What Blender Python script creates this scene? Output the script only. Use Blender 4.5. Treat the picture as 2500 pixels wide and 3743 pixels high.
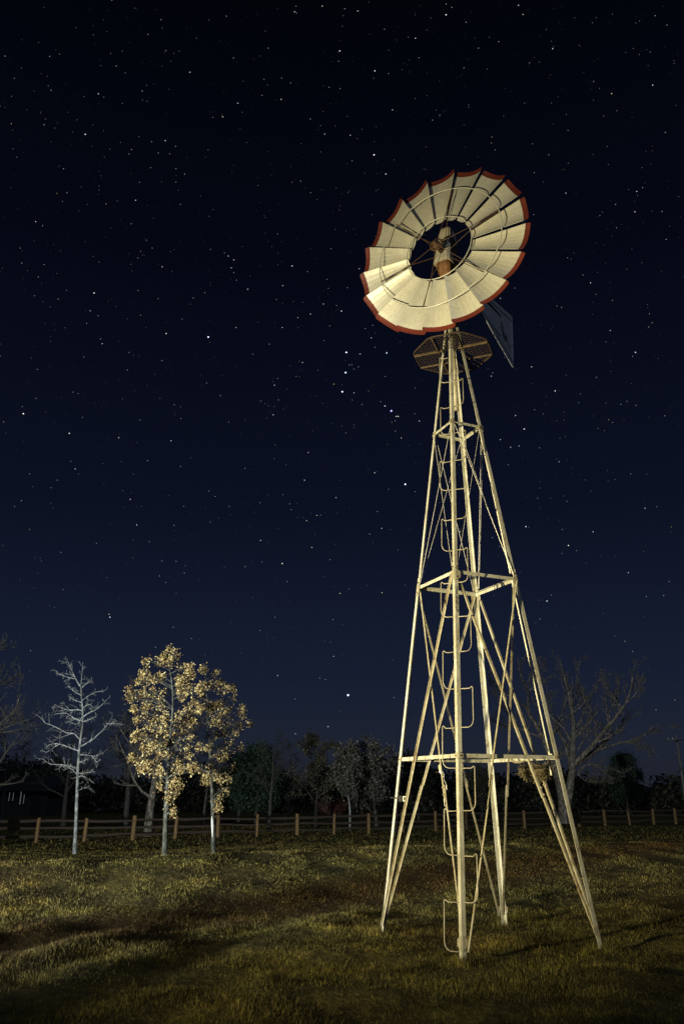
import bpy, bmesh, math, random
import numpy as np
from mathutils import Vector, Matrix

for o in list(bpy.data.objects):
    bpy.data.objects.remove(o)
SC = bpy.context.scene
COL = SC.collection
R = math.radians

# ------------------------------------------------------------------ camera
CAM_H = 1.4375
PITCH = 0.3484
FPX = 2780.5                      # focal length in photograph pixels (2500 x 3743)
cd = bpy.data.cameras.new('camera')
cam = bpy.data.objects.new('camera', cd)
COL.objects.link(cam)
cam.location = (0, 0, CAM_H)
cam.rotation_euler = (math.pi / 2 + PITCH, 0, 0)
cd.sensor_fit = 'VERTICAL'
cd.sensor_height = 36.0
cd.sensor_width = 36.0
cd.lens = FPX / 3743 * 36.0
cd.clip_start = 0.1
cd.clip_end = 8000
SC.camera = cam

# ------------------------------------------------------------------ night sky
W = bpy.data.worlds.new('World')
SC.world = W
W.use_nodes = True
nt = W.node_tree
nt.nodes.clear()
tc = nt.nodes.new('ShaderNodeTexCoord')
sx = nt.nodes.new('ShaderNodeSeparateXYZ')
cr = nt.nodes.new('ShaderNodeValToRGB')
bg = nt.nodes.new('ShaderNodeBackground')
wo = nt.nodes.new('ShaderNodeOutputWorld')
nt.links.new(tc.outputs['Generated'], sx.inputs[0])
nt.links.new(sx.outputs['Z'], cr.inputs[0])
nt.links.new(cr.outputs[0], bg.inputs[0])
nt.links.new(bg.outputs[0], wo.inputs[0])
RAMP = [(0.0, (.0135, .0165, .0255)), (.05, (.0125, .0168, .0305)), (.13, (.0082, .0128, .0300)),
        (.34, (.0036, .0053, .0150)), (.60, (.0016, .0024, .0070)), (.82, (.0006, .0012, .0028)), (1.0, (.0005, .0010, .0022))]
el = cr.color_ramp.elements
while len(el) < len(RAMP):
    el.new(0.5)
for e, (p, c) in zip(el, RAMP):
    e.position = p
    e.color = (*c, 1)
bg.inputs['Strength'].default_value = 1.0

# ------------------------------------------------------------------ lights
def aim(o, target):
    o.rotation_euler = (Vector(target) - o.location).to_track_quat('-Z', 'Y').to_euler()

sd = bpy.data.lights.new('moon', 'SUN')
sd.energy = 0.26
sd.angle = R(0.6)
sd.color = (.62, .74, 1.0)
moon = bpy.data.objects.new('moon', sd)
COL.objects.link(moon)
moon.location = (30, -20, 40)
aim(moon, (8, 14, 0))

def flood(name, loc, target, power, colour, cone, blend, radius):
    ld = bpy.data.lights.new(name, 'SPOT')
    ld.energy = power
    ld.color = colour
    ld.spot_size = R(cone)
    ld.spot_blend = blend
    ld.shadow_soft_size = radius
    lo = bpy.data.objects.new(name, ld)
    COL.objects.link(lo)
    lo.location = loc
    aim(lo, target)
    return lo

# the warm torch beside the photographer and the whiter yard light far to the left
LAMP_WARM = (-5.2, 2.15, 1.45)
LAMP_YARD = (-15.5, -1.2, 1.05)
flood('warm_torch', LAMP_WARM, (1.2, 8.4, 3.9), 10200, (1.0, .86, .47), 66, 1.0, .08)
flood('yard_light', LAMP_YARD, (-5.0, 20.0, 2.8), 66000, (.97, .97, .86), 72, .60, .25)

SC.view_settings.view_transform = 'Standard'
SC.view_settings.look = 'None'
SC.view_settings.gamma = 1
SC.view_settings.exposure = 0
SC.view_settings.use_curve_mapping = False
SC.render.engine = 'CYCLES'
SC.cycles.max_bounces = 4
SC.cycles.diffuse_bounces = 2
SC.cycles.caustics_reflective = False
SC.cycles.caustics_refractive = False

# ------------------------------------------------------------------ helpers
CP, SP = math.cos(PITCH), math.sin(PITCH)

def ray(px, py):
    u = (px - 1250) / FPX
    w = (1871.5 - py) / FPX
    return np.array([u, CP - w * SP, SP + w * CP])

CAMP = np.array([0, 0, CAM_H])

def at(px, py, Y):
    d = ray(px, py)
    return CAMP + d * (Y / d[1])

def sstep(t):
    t = np.clip(t, 0, 1)
    return t * t * (3 - 2 * t)

_rg = np.random.default_rng(5)
_BW = [(w * math.cos(a), w * math.sin(a), p, amp) for w, a, p, amp in
       zip(np.concatenate([_rg.uniform(.25, .8, 7), _rg.uniform(1.2, 3.2, 12), _rg.uniform(4, 8, 14)]), _rg.uniform(0, 6.28, 33),
           _rg.uniform(0, 6.28, 33), [.009] * 7 + [.011] * 12 + [.007] * 14)]

def height(x, y):
    x = np.asarray(x, float)
    y = np.asarray(y, float)
    yc = np.clip(15.3 + np.where(x < 0, .55, .32) * x, 10.9, 23)
    t = y - yc
    rise = .38 * sstep((y - 9.4) / np.maximum(3.0, yc - 9.4))
    z = rise - .62 * sstep(t / 2.4) - .020 * np.maximum(0, t - 1.5) - .030 * np.maximum(0, t - 14)
    z = np.maximum(z, -1.25 + .06 * np.exp(np.minimum(0, (z + 1.25)) * 8))
    b = np.zeros_like(z)
    far = 1 - .80 * sstep((y - 8.0) / 4.0)
    for kx, ky, ph, amp in _BW:
        b = b + amp * np.sin(kx * x + ky * y + ph) * (1.0 if math.hypot(kx, ky) < 1 else far)
    fade = np.clip(1.15 - np.abs(y) / 90, .25, 1) * np.clip((220 - np.hypot(x, y)) / 100, 0, 1)
    # shallow dip shaped along the lawn's shadow band to deepen its shade
    s = (y - (11.6 + .82 * (x - .2))) / 1.29
    z = z - .012 * np.exp(-(s / .7) ** 2)
    near = np.exp(-(((x - 1.43) / 2.0) ** 2 + ((y - 8.55) / 1.6) ** 2))
    return z + b * fade * (1 - .85 * near)

def ground_hit(px, py):
    d = ray(px, py)
    prev = 2.0
    for Y in np.linspace(3, 200, 4000):
        p = CAMP + d * (Y / d[1])
        if p[2] <= float(height(p[0], p[1])):
            return p
    return CAMP + d * (200 / d[1])

def link(name, me, parent=None, mat=None, loc=None):
    o = bpy.data.objects.new(name, me)
    COL.objects.link(o)
    if parent is not None:
        o.parent = parent
    if mat is not None and me is not None:
        if not me.materials:
            me.materials.append(mat)
    if loc is not None:
        o.location = loc
    return o

def empty(name, loc, label, cat, group=None):
    o = bpy.data.objects.new(name, None)
    COL.objects.link(o)
    o.location = loc
    o.empty_display_size = .2
    o['label'] = label
    o['category'] = cat
    if group:
        o['group'] = group
    return o

class MB:
    def __init__(s):
        s.v = []
        s.f = []
    def add(s, verts, faces):
        n = len(s.v)
        s.v += [tuple(map(float, v)) for v in verts]
        s.f += [tuple(i + n for i in f) for f in faces]
    def box(s, c, ax, ay, az):
        c, ax, ay, az = (np.asarray(q, float) for q in (c, ax, ay, az))
        vs = [c + i * ax + j * ay + k * az for k in (-1, 1) for j in (-1, 1) for i in (-1, 1)]
        s.add(vs, [(0, 2, 3, 1), (4, 5, 7, 6), (0, 1, 5, 4), (1, 3, 7, 5), (3, 2, 6, 7), (2, 0, 4, 6)])
    def profile(s, p0, p1, prof0, prof1=None):
        """prism between two closed profiles given as 3-d offsets"""
        prof1 = prof0 if prof1 is None else prof1
        n = len(prof0)
        vs = [np.asarray(p0) + q for q in prof0] + [np.asarray(p1) + q for q in prof1]
        fs = [(i, (i + 1) % n, n + (i + 1) % n, n + i) for i in range(n)]
        fs += [tuple(range(n))[::-1], tuple(range(n, 2 * n))]
        s.add(vs, fs)
    def angle(s, p0, p1, da, db, w, t):
        p0, p1 = np.asarray(p0, float), np.asarray(p1, float)
        ax = (p1 - p0) / np.linalg.norm(p1 - p0)
        da = np.asarray(da, float); da = da - ax * (da @ ax); da /= np.linalg.norm(da)
        db = np.asarray(db, float); db = db - ax * (db @ ax); db /= np.linalg.norm(db)
        pr = [0 * da, da * w, da * w + db * t, da * t + db * t, db * w + da * t, db * w]
        s.profile(p0, p1, pr)
    def tube(s, pts, r, n=6, close=False, caps=True):
        pts = [np.asarray(p, float) for p in pts]
        m = len(pts)
        rr = [r] * m if np.isscalar(r) else list(r)
        ref = None
        base = len(s.v)
        for i in range(m):
            if close:
                tdir = pts[(i + 1) % m] - pts[i - 1]
            else:
                tdir = pts[min(i + 1, m - 1)] - pts[max(i - 1, 0)]
            tdir = tdir / (np.linalg.norm(tdir) + 1e-12)
            if ref is None:
                ref = np.cross(tdir, [0, 0, 1.0])
                if np.linalg.norm(ref) < .1:
                    ref = np.cross(tdir, [1.0, 0, 0])
            ref = ref - tdir * (ref @ tdir)
            ref /= np.linalg.norm(ref)
            b = np.cross(tdir, ref)
            for k in range(n):
                a = 2 * math.pi * k / n
                s.v.append(tuple(pts[i] + rr[i] * (math.cos(a) * ref + math.sin(a) * b)))
        for i in range(m if close else m - 1):
            j = (i + 1) % m
            for k in range(n):
                l = (k + 1) % n
                s.f.append((base + i * n + k, base + i * n + l, base + j * n + l, base + j * n + k))
        if not close and caps:
            s.f.append(tuple(base + k for k in range(n))[::-1])
            s.f.append(tuple(base + (m - 1) * n + k for k in range(n)))
    def mesh(s, name, smooth=False, origin=(0, 0, 0)):
        me = bpy.data.meshes.new(name)
        o = np.asarray(origin, float)
        vv = (np.array(s.v) - o) if len(s.v) else []
        me.from_pydata([tuple(v) for v in vv], [], s.f)
        if smooth:
            me.polygons.foreach_set('use_smooth', [True] * len(me.polygons))
        me.update()
        return me

def np_mesh(name, verts, tris):
    """fast triangle mesh from arrays"""
    me = bpy.data.meshes.new(name)
    me.vertices.add(len(verts))
    me.vertices.foreach_set('co', np.ascontiguousarray(verts, np.float32).ravel())
    me.loops.add(tris.size)
    me.loops.foreach_set('vertex_index', np.ascontiguousarray(tris, np.int32).ravel())
    me.polygons.add(len(tris))
    me.polygons.foreach_set('loop_start', np.arange(0, tris.size, tris.shape[1], dtype=np.int32))
    me.update(calc_edges=True)
    return me

# ------------------------------------------------------------------ materials
def newmat(name):
    m = bpy.data.materials.new(name)
    m.use_nodes = True
    t = m.node_tree
    return m, t, t.nodes['Principled BSDF']

def ramp(t, src, stops):
    r = t.nodes.new('ShaderNodeValToRGB')
    e = r.color_ramp.elements
    while len(e) < len(stops):
        e.new(.5)
    for q, (p, c) in zip(e, stops):
        q.position = p
        q.color = (*c, 1)
    t.links.new(src, r.inputs[0])
    return r.outputs[0]

def noise(t, scale, detail=4, rough=.6, coord='Object', vec=None, scl=None):
    n = t.nodes.new('ShaderNodeTexNoise')
    n.inputs['Scale'].default_value = scale
    n.inputs['Detail'].default_value = detail
    n.inputs['Roughness'].default_value = rough
    c = t.nodes.new('ShaderNodeTexCoord')
    src = c.outputs[coord]
    if scl:
        mp = t.nodes.new('ShaderNodeMapping')
        mp.inputs['Scale'].default_value = scl
        t.links.new(src, mp.inputs[0])
        src = mp.outputs[0]
    t.links.new(src, n.inputs['Vector'])
    return n.outputs['Fac']

def mix(t, fac, a, b, mode='MIX'):
    m = t.nodes.new('ShaderNodeMix')
    m.data_type = 'RGBA'
    m.blend_type = mode
    for s, v in ((m.inputs[0], fac), (m.inputs[6], a), (m.inputs[7], b)):
        if hasattr(v, 'is_linked'):
            t.links.new(v, s)
        elif isinstance(v, tuple):
            s.default_value = (*v, 1)
        else:
            s.default_value = v
    return m.outputs[2]

def bump(t, b, src, strength, dist=.01):
    n = t.nodes.new('ShaderNodeBump')
    n.inputs['Strength'].default_value = strength
    n.inputs['Distance'].default_value = dist
    t.links.new(src, n.inputs['Height'])
    t.links.new(n.outputs[0], b.inputs['Normal'])

def simple(name, c1, c2, scale, rough=.6, metal=0.0, bmp=.2, scl=None, detail=5):
    m, t, b = newmat(name)
    f = noise(t, scale, detail, .65, scl=scl)
    t.links.new(ramp(t, f, [(.32, c1), (.68, c2)]), b.inputs['Base Color'])
    b.inputs['Roughness'].default_value = rough
    b.inputs['Metallic'].default_value = metal
    if bmp:
        bump(t, b, f, bmp)
    return m

def painted_steel(name, paint, worn, rust, amount, metal=.12, rough=.48, vary=0.0, streak=(1, 1, .35), grime=1.0):
    m, t, b = newmat(name)
    f1 = noise(t, 4.0, 7, .72)
    f2 = noise(t, 38.0, 5, .7, scl=streak)
    f3 = noise(t, 2.1, 3, .5)
    f4 = noise(t, 90.0, 3, .7)
    f5 = noise(t, 9.0, 6, .75, scl=(1.7, 1.7, .28))
    base = mix(t, ramp(t, f1, [(.36, (0, 0, 0)), (.64, (1, 1, 1))]), paint, worn)
    base = mix(t, ramp(t, f5, [(.50, (0, 0, 0)), (.72, (.75 * grime, .75 * grime, .75 * grime))]), base, tuple(q * .42 for q in worn))
    spots = ramp(t, f2, [(amount, (0, 0, 0)), (amount + .10, (1, 1, 1))])
    area = ramp(t, f3, [(.40, (.15, .15, .15)), (.60, (1, 1, 1))])
    fac = mix(t, 1.0, spots, area, 'MULTIPLY')
    base = mix(t, fac, base, rust)
    base = mix(t, .55 * grime, base, ramp(t, f4, [(.3, (.62, .6, .56)), (.62, (1, 1, 1))]), 'MULTIPLY')
    if vary:
        oi = t.nodes.new('ShaderNodeObjectInfo')
        base = mix(t, 1.0, base, ramp(t, oi.outputs['Random'], [(0, (1 - vary, 1 - vary, 1 - vary * .9)), (1, (1.06, 1.05, 1.02))]), 'MULTIPLY')
    t.links.new(base, b.inputs['Base Color'])
    b.inputs['Roughness'].default_value = rough
    b.inputs['Metallic'].default_value = metal
    n1 = t.nodes.new('ShaderNodeBump')
    n1.inputs['Strength'].default_value = .30
    n1.inputs['Distance'].default_value = .02
    t.links.new(f1, n1.inputs['Height'])
    n2 = t.nodes.new('ShaderNodeBump')
    n2.inputs['Strength'].default_value = .2
    n2.inputs['Distance'].default_value = .003
    t.links.new(f2, n2.inputs['Height'])
    t.links.new(n1.outputs[0], n2.inputs['Normal'])
    t.links.new(n2.outputs[0], b.inputs['Normal'])
    return m

M = {}
M['steel'] = painted_steel('weathered_cream_steel', (.57, .565, .50), (.37, .35, .26), (.12, .07, .03), .56)
M['brace'] = painted_steel('weathered_brace_steel', (.44, .42, .33), (.29, .25, .155), (.12, .06, .022), .53)
M['wheel'] = painted_steel('galvanized_wheel_sheet', (.72, .71, .645), (.62, .61, .545), (.36, .31, .22), .72, .35, .48, .16, (.3, 1.2, 1.2), .35)
M['stepsteel'] = painted_steel('worn_step_rod', (.36, .34, .28), (.22, .19, .13), (.12, .07, .03), .56)
M['red'] = painted_steel('faded_red_blade_paint', (.20, .026, .013), (.125, .022, .013), (.20, .11, .06), .60, .1, .6, .30, (.5, 1.5, 1.5))
M['rust'] = simple('rusty_casting', (.19, .085, .026), (.07, .03, .012), 14, .75)
M['darkrust'] = simple('dark_rusty_iron', (.10, .045, .017), (.045, .024, .012), 20, .7)
M['hood'] = simple('grey_hood_sheet', (.46, .43, .36), (.34, .31, .25), 9, .55)
M['vane'] = simple('galvanized_vane_sheet', (.62, .63, .66), (.44, .46, .50), 4.0, .5, .25)
M['dark'] = simple('dark_iron', (.035, .033, .03), (.02, .02, .018), 15, .6)
M['grate'] = simple('rusted_grating', (.050, .028, .014), (.014, .010, .008), 25, .75)
M['bearer'] = simple('rusty_bearer_angle', (.11, .075, .036), (.04, .026, .015), 18, .7)
M['wire'] = simple('galvanized_wire', (.55, .53, .50), (.42, .40, .37), 12, .45, .3)
M['whiterod'] = simple('white_painted_rod', (.70, .68, .60), (.58, .55, .46), 6, .5)
M['ink'] = simple('faded_black_stencil_ink', (.03, .028, .022), (.07, .06, .045), 60, .8, bmp=0)
M['post'] = simple('weathered_cedar_post', (.22, .14, .055), (.05, .032, .018), 3.0, .85, scl=(14, 14, 1.2))
M['rail'] = simple('weathered_cedar_rail', (.040, .025, .016), (.016, .012, .009), 3.0, .9, scl=(2, 14, 14))
M['scar'] = simple('bare_pale_wood', (.66, .68, .68), (.50, .52, .52), 12, .8)
M['rope'] = simple('frayed_rope', (.36, .32, .20), (.22, .19, .11), 60, .9)
M['nest'] = simple('nest_straw', (.20, .165, .085), (.09, .07, .035), 40, .95)
M['wallh'] = simple('house_siding', (.045, .043, .04), (.03, .03, .028), 3, .8)
M['roofh'] = simple('house_shingle', (.022, .02, .02), (.014, .014, .014), 6, .9)
M['pole'] = simple('grey_utility_pole', (.15, .16, .17), (.08, .085, .09), 2.0, .85, scl=(8, 8, .6))

def emis(name, col, strength):
    m, t, b = newmat(name)
    b.inputs['Base Color'].default_value = (.1, .1, .1, 1)
    b.inputs['Emission Color'].default_value = (*col, 1)
    b.inputs['Emission Strength'].default_value = strength
    return m
M['bulb'] = emis('lit_bulb', (1.0, .96, .80), 1.6)
M['bulby'] = emis('lit_yellow_bulb', (1.0, .86, .16), .9)
M['winlit'] = emis('lit_window_glow', (.80, .88, .95), .09)

def bark(name, pale, dark, patch):
    m, t, b = newmat(name)
    f = noise(t, 3.0, 7, .75, scl=(3.0, 3.0, 1.3))
    g = noise(t, 22.0, 5, .7, scl=(1.6, 1.6, .5))
    a = ramp(t, f, [(.40, dark), (.53, pale), (.66, patch)])
    c = mix(t, ramp(t, g, [(.38, (.35, .35, .35)), (.6, (1, 1, 1))]), (.5, .5, .5), (1, 1, 1))
    t.links.new(mix(t, .75, a, c, 'MULTIPLY'), b.inputs['Base Color'])
    b.inputs['Roughness'].default_value = .9
    bump(t, b, g, .7, .02)
    return m
M['bark_pale'] = bark('pale_grey_bark', (.25, .275, .285), (.07, .08, .08), (.44, .48, .50))
M['bark_gold'] = bark('lichened_oak_bark', (.075, .08, .066), (.018, .021, .017), (.20, .225, .205))
M['bark_slender'] = bark('mottled_grey_bark', (.15, .17, .175), (.04, .048, .048), (.30, .33, .34))
M['bark_big'] = bark('old_elm_bark', (.105, .098, .085), (.034, .031, .027), (.40, .385, .35))
M['bark_dark'] = bark('dark_bark', (.055, .055, .05), (.022, .022, .02), (.10, .10, .095))

def leafmat(name, cols, rough=.6):
    m, t, b = newmat(name)
    g = t.nodes.new('ShaderNodeNewGeometry')
    n = len(cols)
    t.links.new(ramp(t, g.outputs['Random Per Island'], [(i / max(1, n - 1), c) for i, c in enumerate(cols)]), b.inputs['Base Color'])
    b.inputs['Roughness'].default_value = rough
    return m
M['leaf_gold'] = leafmat('dry_golden_oak_leaves', [(.07, .045, .016), (.28, .20, .07), (.56, .45, .19), (.68, .59, .29), (.20, .12, .04), (.10, .06, .02)])
M['leaf_olive'] = leafmat('dull_olive_leaves', [(.03, .03, .018), (.055, .055, .034), (.04, .035, .02), (.12, .12, .09)])
M['leaf_pale'] = leafmat('pale_dry_leaves', [(.022, .021, .017), (.04, .038, .032), (.17, .165, .145), (.034, .025, .018)])
M['leaf_green'] = leafmat('dark_cedar_leaves', [(.010, .026, .016), (.018, .045, .027), (.012, .028, .014)])
M['leaf_wood'] = leafmat('far_brush', [(.020, .024, .014), (.035, .040, .022), (.028, .028, .018)])
M['leaf_red'] = leafmat('dark_red_shrub_leaves', [(.07, .018, .014), (.11, .03, .02), (.05, .02, .015)])

# grass: colour depends on dry patches and on the blade
def grassmat(name, blade):
    m, t, b = newmat(name)
    c = t.nodes.new('ShaderNodeTexCoord')
    big = noise(t, .32, 5, .6)
    med = noise(t, 1.7, 5, .65)
    fine = noise(t, 9.0, 4, .7)
    a = ramp(t, big, [(.34, (.092, .090, .031)), (.50, (.114, .102, .036)), (.66, (.132, .100, .036))])
    k = ramp(t, med, [(.38, (.020, .015, .010)), (.52, (.48, .48, .46)), (.66, (1, .92, .66))])
    col = mix(t, .62, a, k, 'OVERLAY')
    # shadow band put into the grass colour as a brown strip along the dip
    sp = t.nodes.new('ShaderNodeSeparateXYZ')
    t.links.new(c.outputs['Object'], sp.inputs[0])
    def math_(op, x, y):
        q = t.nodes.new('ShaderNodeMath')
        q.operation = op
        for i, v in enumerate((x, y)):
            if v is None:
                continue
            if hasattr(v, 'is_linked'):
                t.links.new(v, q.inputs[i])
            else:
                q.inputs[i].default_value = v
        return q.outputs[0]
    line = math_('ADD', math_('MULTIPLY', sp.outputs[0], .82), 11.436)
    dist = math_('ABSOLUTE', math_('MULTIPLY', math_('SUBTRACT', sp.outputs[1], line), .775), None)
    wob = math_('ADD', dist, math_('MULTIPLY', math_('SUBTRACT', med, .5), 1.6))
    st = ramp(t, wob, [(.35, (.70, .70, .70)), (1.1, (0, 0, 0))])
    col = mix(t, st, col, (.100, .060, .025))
    if blade:
        g = t.nodes.new('ShaderNodeNewGeometry')
        v = ramp(t, g.outputs['Random Per Island'], [(0, (.50, .48, .40)), (.45, (.92, .92, .9)), (.85, (1.18, 1.15, 1.0)), (1, (1.55, 1.42, 1.1))])
        col = mix(t, 1.0, col, v, 'MULTIPLY')
        tuft = noise(t, 4.6, 4, .7)
        col = mix(t, 1.0, col, ramp(t, tuft, [(.36, (.50, .46, .40)), (.52, (.95, .95, .95)), (.68, (1.25, 1.2, 1.05))]), 'MULTIPLY')
    else:
        v = ramp(t, fine, [(.3, (.38, .34, .28)), (.7, (.95, .92, .85))])
        col = mix(t, 1.0, col, v, 'MULTIPLY')
    t.links.new(col, b.inputs['Base Color'])
    b.inputs['Roughness'].default_value = .9 if not blade else .75
    b.inputs['Specular IOR Level'].default_value = .15
    if not blade:
        bump(t, b, fine, .8, .05)
    return m
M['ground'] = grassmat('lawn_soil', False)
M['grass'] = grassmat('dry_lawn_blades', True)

# ------------------------------------------------------------------ ground
def axis(lo, a, b, hi, step, grow=1.16):
    mid = list(np.arange(a, b, step))
    up, s = [], step
    x = mid[-1]
    while x < hi:
        s *= grow
        x += s
        up.append(x)
    dn, s, x = [], step, mid[0]
    while x > lo:
        s *= grow
        x -= s
        dn.append(x)
    return np.array(dn[::-1] + mid + up)

gx = axis(-420, -15, 15, 420, .17)
gy = axis(-60, 3.0, 30, 480, .17)
GX, GY = np.meshgrid(gx, gy)
GZ = height(GX, GY)
nv = GX.size
idx = np.arange(nv).reshape(GX.shape)
quads = np.stack([idx[:-1, :-1], idx[:-1, 1:], idx[1:, 1:], idx[1:, :-1]], -1).reshape(-1, 4)
gme = np_mesh('ground', np.stack([GX, GY, GZ], -1).reshape(-1, 3), quads)
gme.polygons.foreach_set('use_smooth', [True] * len(gme.polygons))
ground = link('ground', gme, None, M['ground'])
ground['kind'] = 'structure'
ground['label'] = 'uneven lawn of short dry grass sloping down to the fence'

# grass blades: one mass of short dry lawn
def blades(rg, n, y0, y1, lmin, lmax, wid, k=.52, pad=1.0):
    u = rg.random(n)
    y = np.sqrt(y0 * y0 + u * (y1 * y1 - y0 * y0))
    x = (rg.random(n) * 2 - 1) * (k * y + pad)
    # clumping: keep more blades where the sward is thick
    cl = np.zeros(n)
    for i in range(10):
        a, w, p = rg.uniform(0, 6.28), rg.uniform(1.5, 9), rg.uniform(0, 6.28)
        cl += np.sin((x * math.cos(a) + y * math.sin(a)) * w + p)
    keep = rg.random(n) < np.clip(.62 + .16 * cl, .12, 1)
    x, y, cl = x[keep], y[keep], cl[keep]
    n = len(x)
    z = height(x, y) - .004
    L = (lmin + (lmax - lmin) * rg.random(n) ** 1.5) * np.clip(.85 + .09 * cl, .5, 1.35)
    L = np.where(rg.random(n) < .03, L * rg.uniform(1.3, 2.1, n), L)
    az = rg.uniform(0, 2 * math.pi, n)
    lean = np.abs(rg.normal(0, .75, n)) + .10
    la = rg.uniform(0, 6.283, n)
    dx, dy = np.cos(la) * np.sin(lean), np.sin(la) * np.sin(lean)
    tip = np.stack([x + L * dx, y + L * dy, z + L * np.cos(lean)], -1)
    mid = np.stack([x + .5 * L * dx * .6, y + .5 * L * dy * .6, z + .55 * L * np.cos(lean * .7)], -1)
    wv = np.stack([np.cos(az), np.sin(az), 0 * az], -1) * (wid * rg.uniform(.6, 1.4, n))[:, None]
    b0 = np.stack([x, y, z], -1) - wv
    b1 = np.stack([x, y, z], -1) + wv
    V = np.stack([b0, b1, mid + wv * .75, mid - wv * .75, tip], 1).reshape(-1, 3)
    o = (np.arange(n) * 5)[:, None]
    T = np.concatenate([o + [0, 1, 2], o + [0, 2, 3], o + [3, 2, 4]], 0)
    return V, T
rg = np.random.default_rng(11)
parts = [blades(rg, 330000, 4.6, 10.5, .016, .056, .0019), blades(rg, 300000, 10.5, 19, .016, .048, .0028),
         blades(rg, 110000, 19, 34, .025, .060, .006), blades(rg, 45000, 34, 62, .06, .13, .018)]
# longer weeds and stalks left standing round the four feet
def weeds(rg, cx, cy, n, rad):
    a, r = rg.uniform(0, 6.283, n), np.abs(rg.normal(0, rad, n))
    x, y = cx + r * np.cos(a), cy + r * np.sin(a)
    z = height(x, y) - .005
    L = rg.uniform(.03, .10, n) * np.clip(1.25 - r / (rad * 2.2), .3, 1)
    la, lean = rg.uniform(0, 6.283, n), np.abs(rg.normal(0, .38, n))
    dx, dy = np.cos(la) * np.sin(lean), np.sin(la) * np.sin(lean)
    w = np.stack([-np.sin(la), np.cos(la), 0 * la], -1) * rg.uniform(.0012, .003, n)[:, None]
    p = np.stack([x, y, z], -1)
    mid = np.stack([x + .3 * L * dx, y + .3 * L * dy, z + .55 * L * np.cos(lean * .6)], -1)
    tip = np.stack([x + L * dx, y + L * dy, z + L * np.cos(lean)], -1)
    V = np.stack([p - w, p + w, mid + w * .7, mid - w * .7, tip], 1).reshape(-1, 3)
    o = (np.arange(n) * 5)[:, None]
    return V, np.concatenate([o + [0, 1, 2], o + [0, 2, 3], o + [3, 2, 4]], 0)
for q in range(4):
    a_ = -math.pi / 2 - .3644 + q * math.pi / 2
    parts.append(weeds(rg, 1.4323 + 1.1 * math.cos(a_), 8.553 + 1.1 * math.sin(a_), 520, .15))
for q in range(46):
    yy = rg.uniform(5.5, 16)
    parts.append(weeds(rg, rg.uniform(-.5, .5) * yy, yy, 40, .05))
vs, ts, off = [], [], 0
for V, T in parts:
    vs.append(V)
    ts.append(T + off)
    off += len(V)
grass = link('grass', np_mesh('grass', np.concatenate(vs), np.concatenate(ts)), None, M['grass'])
grass['kind'] = 'stuff'
grass['label'] = 'short dry olive brown grass covering the lawn'
grass['category'] = 'grass'

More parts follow.
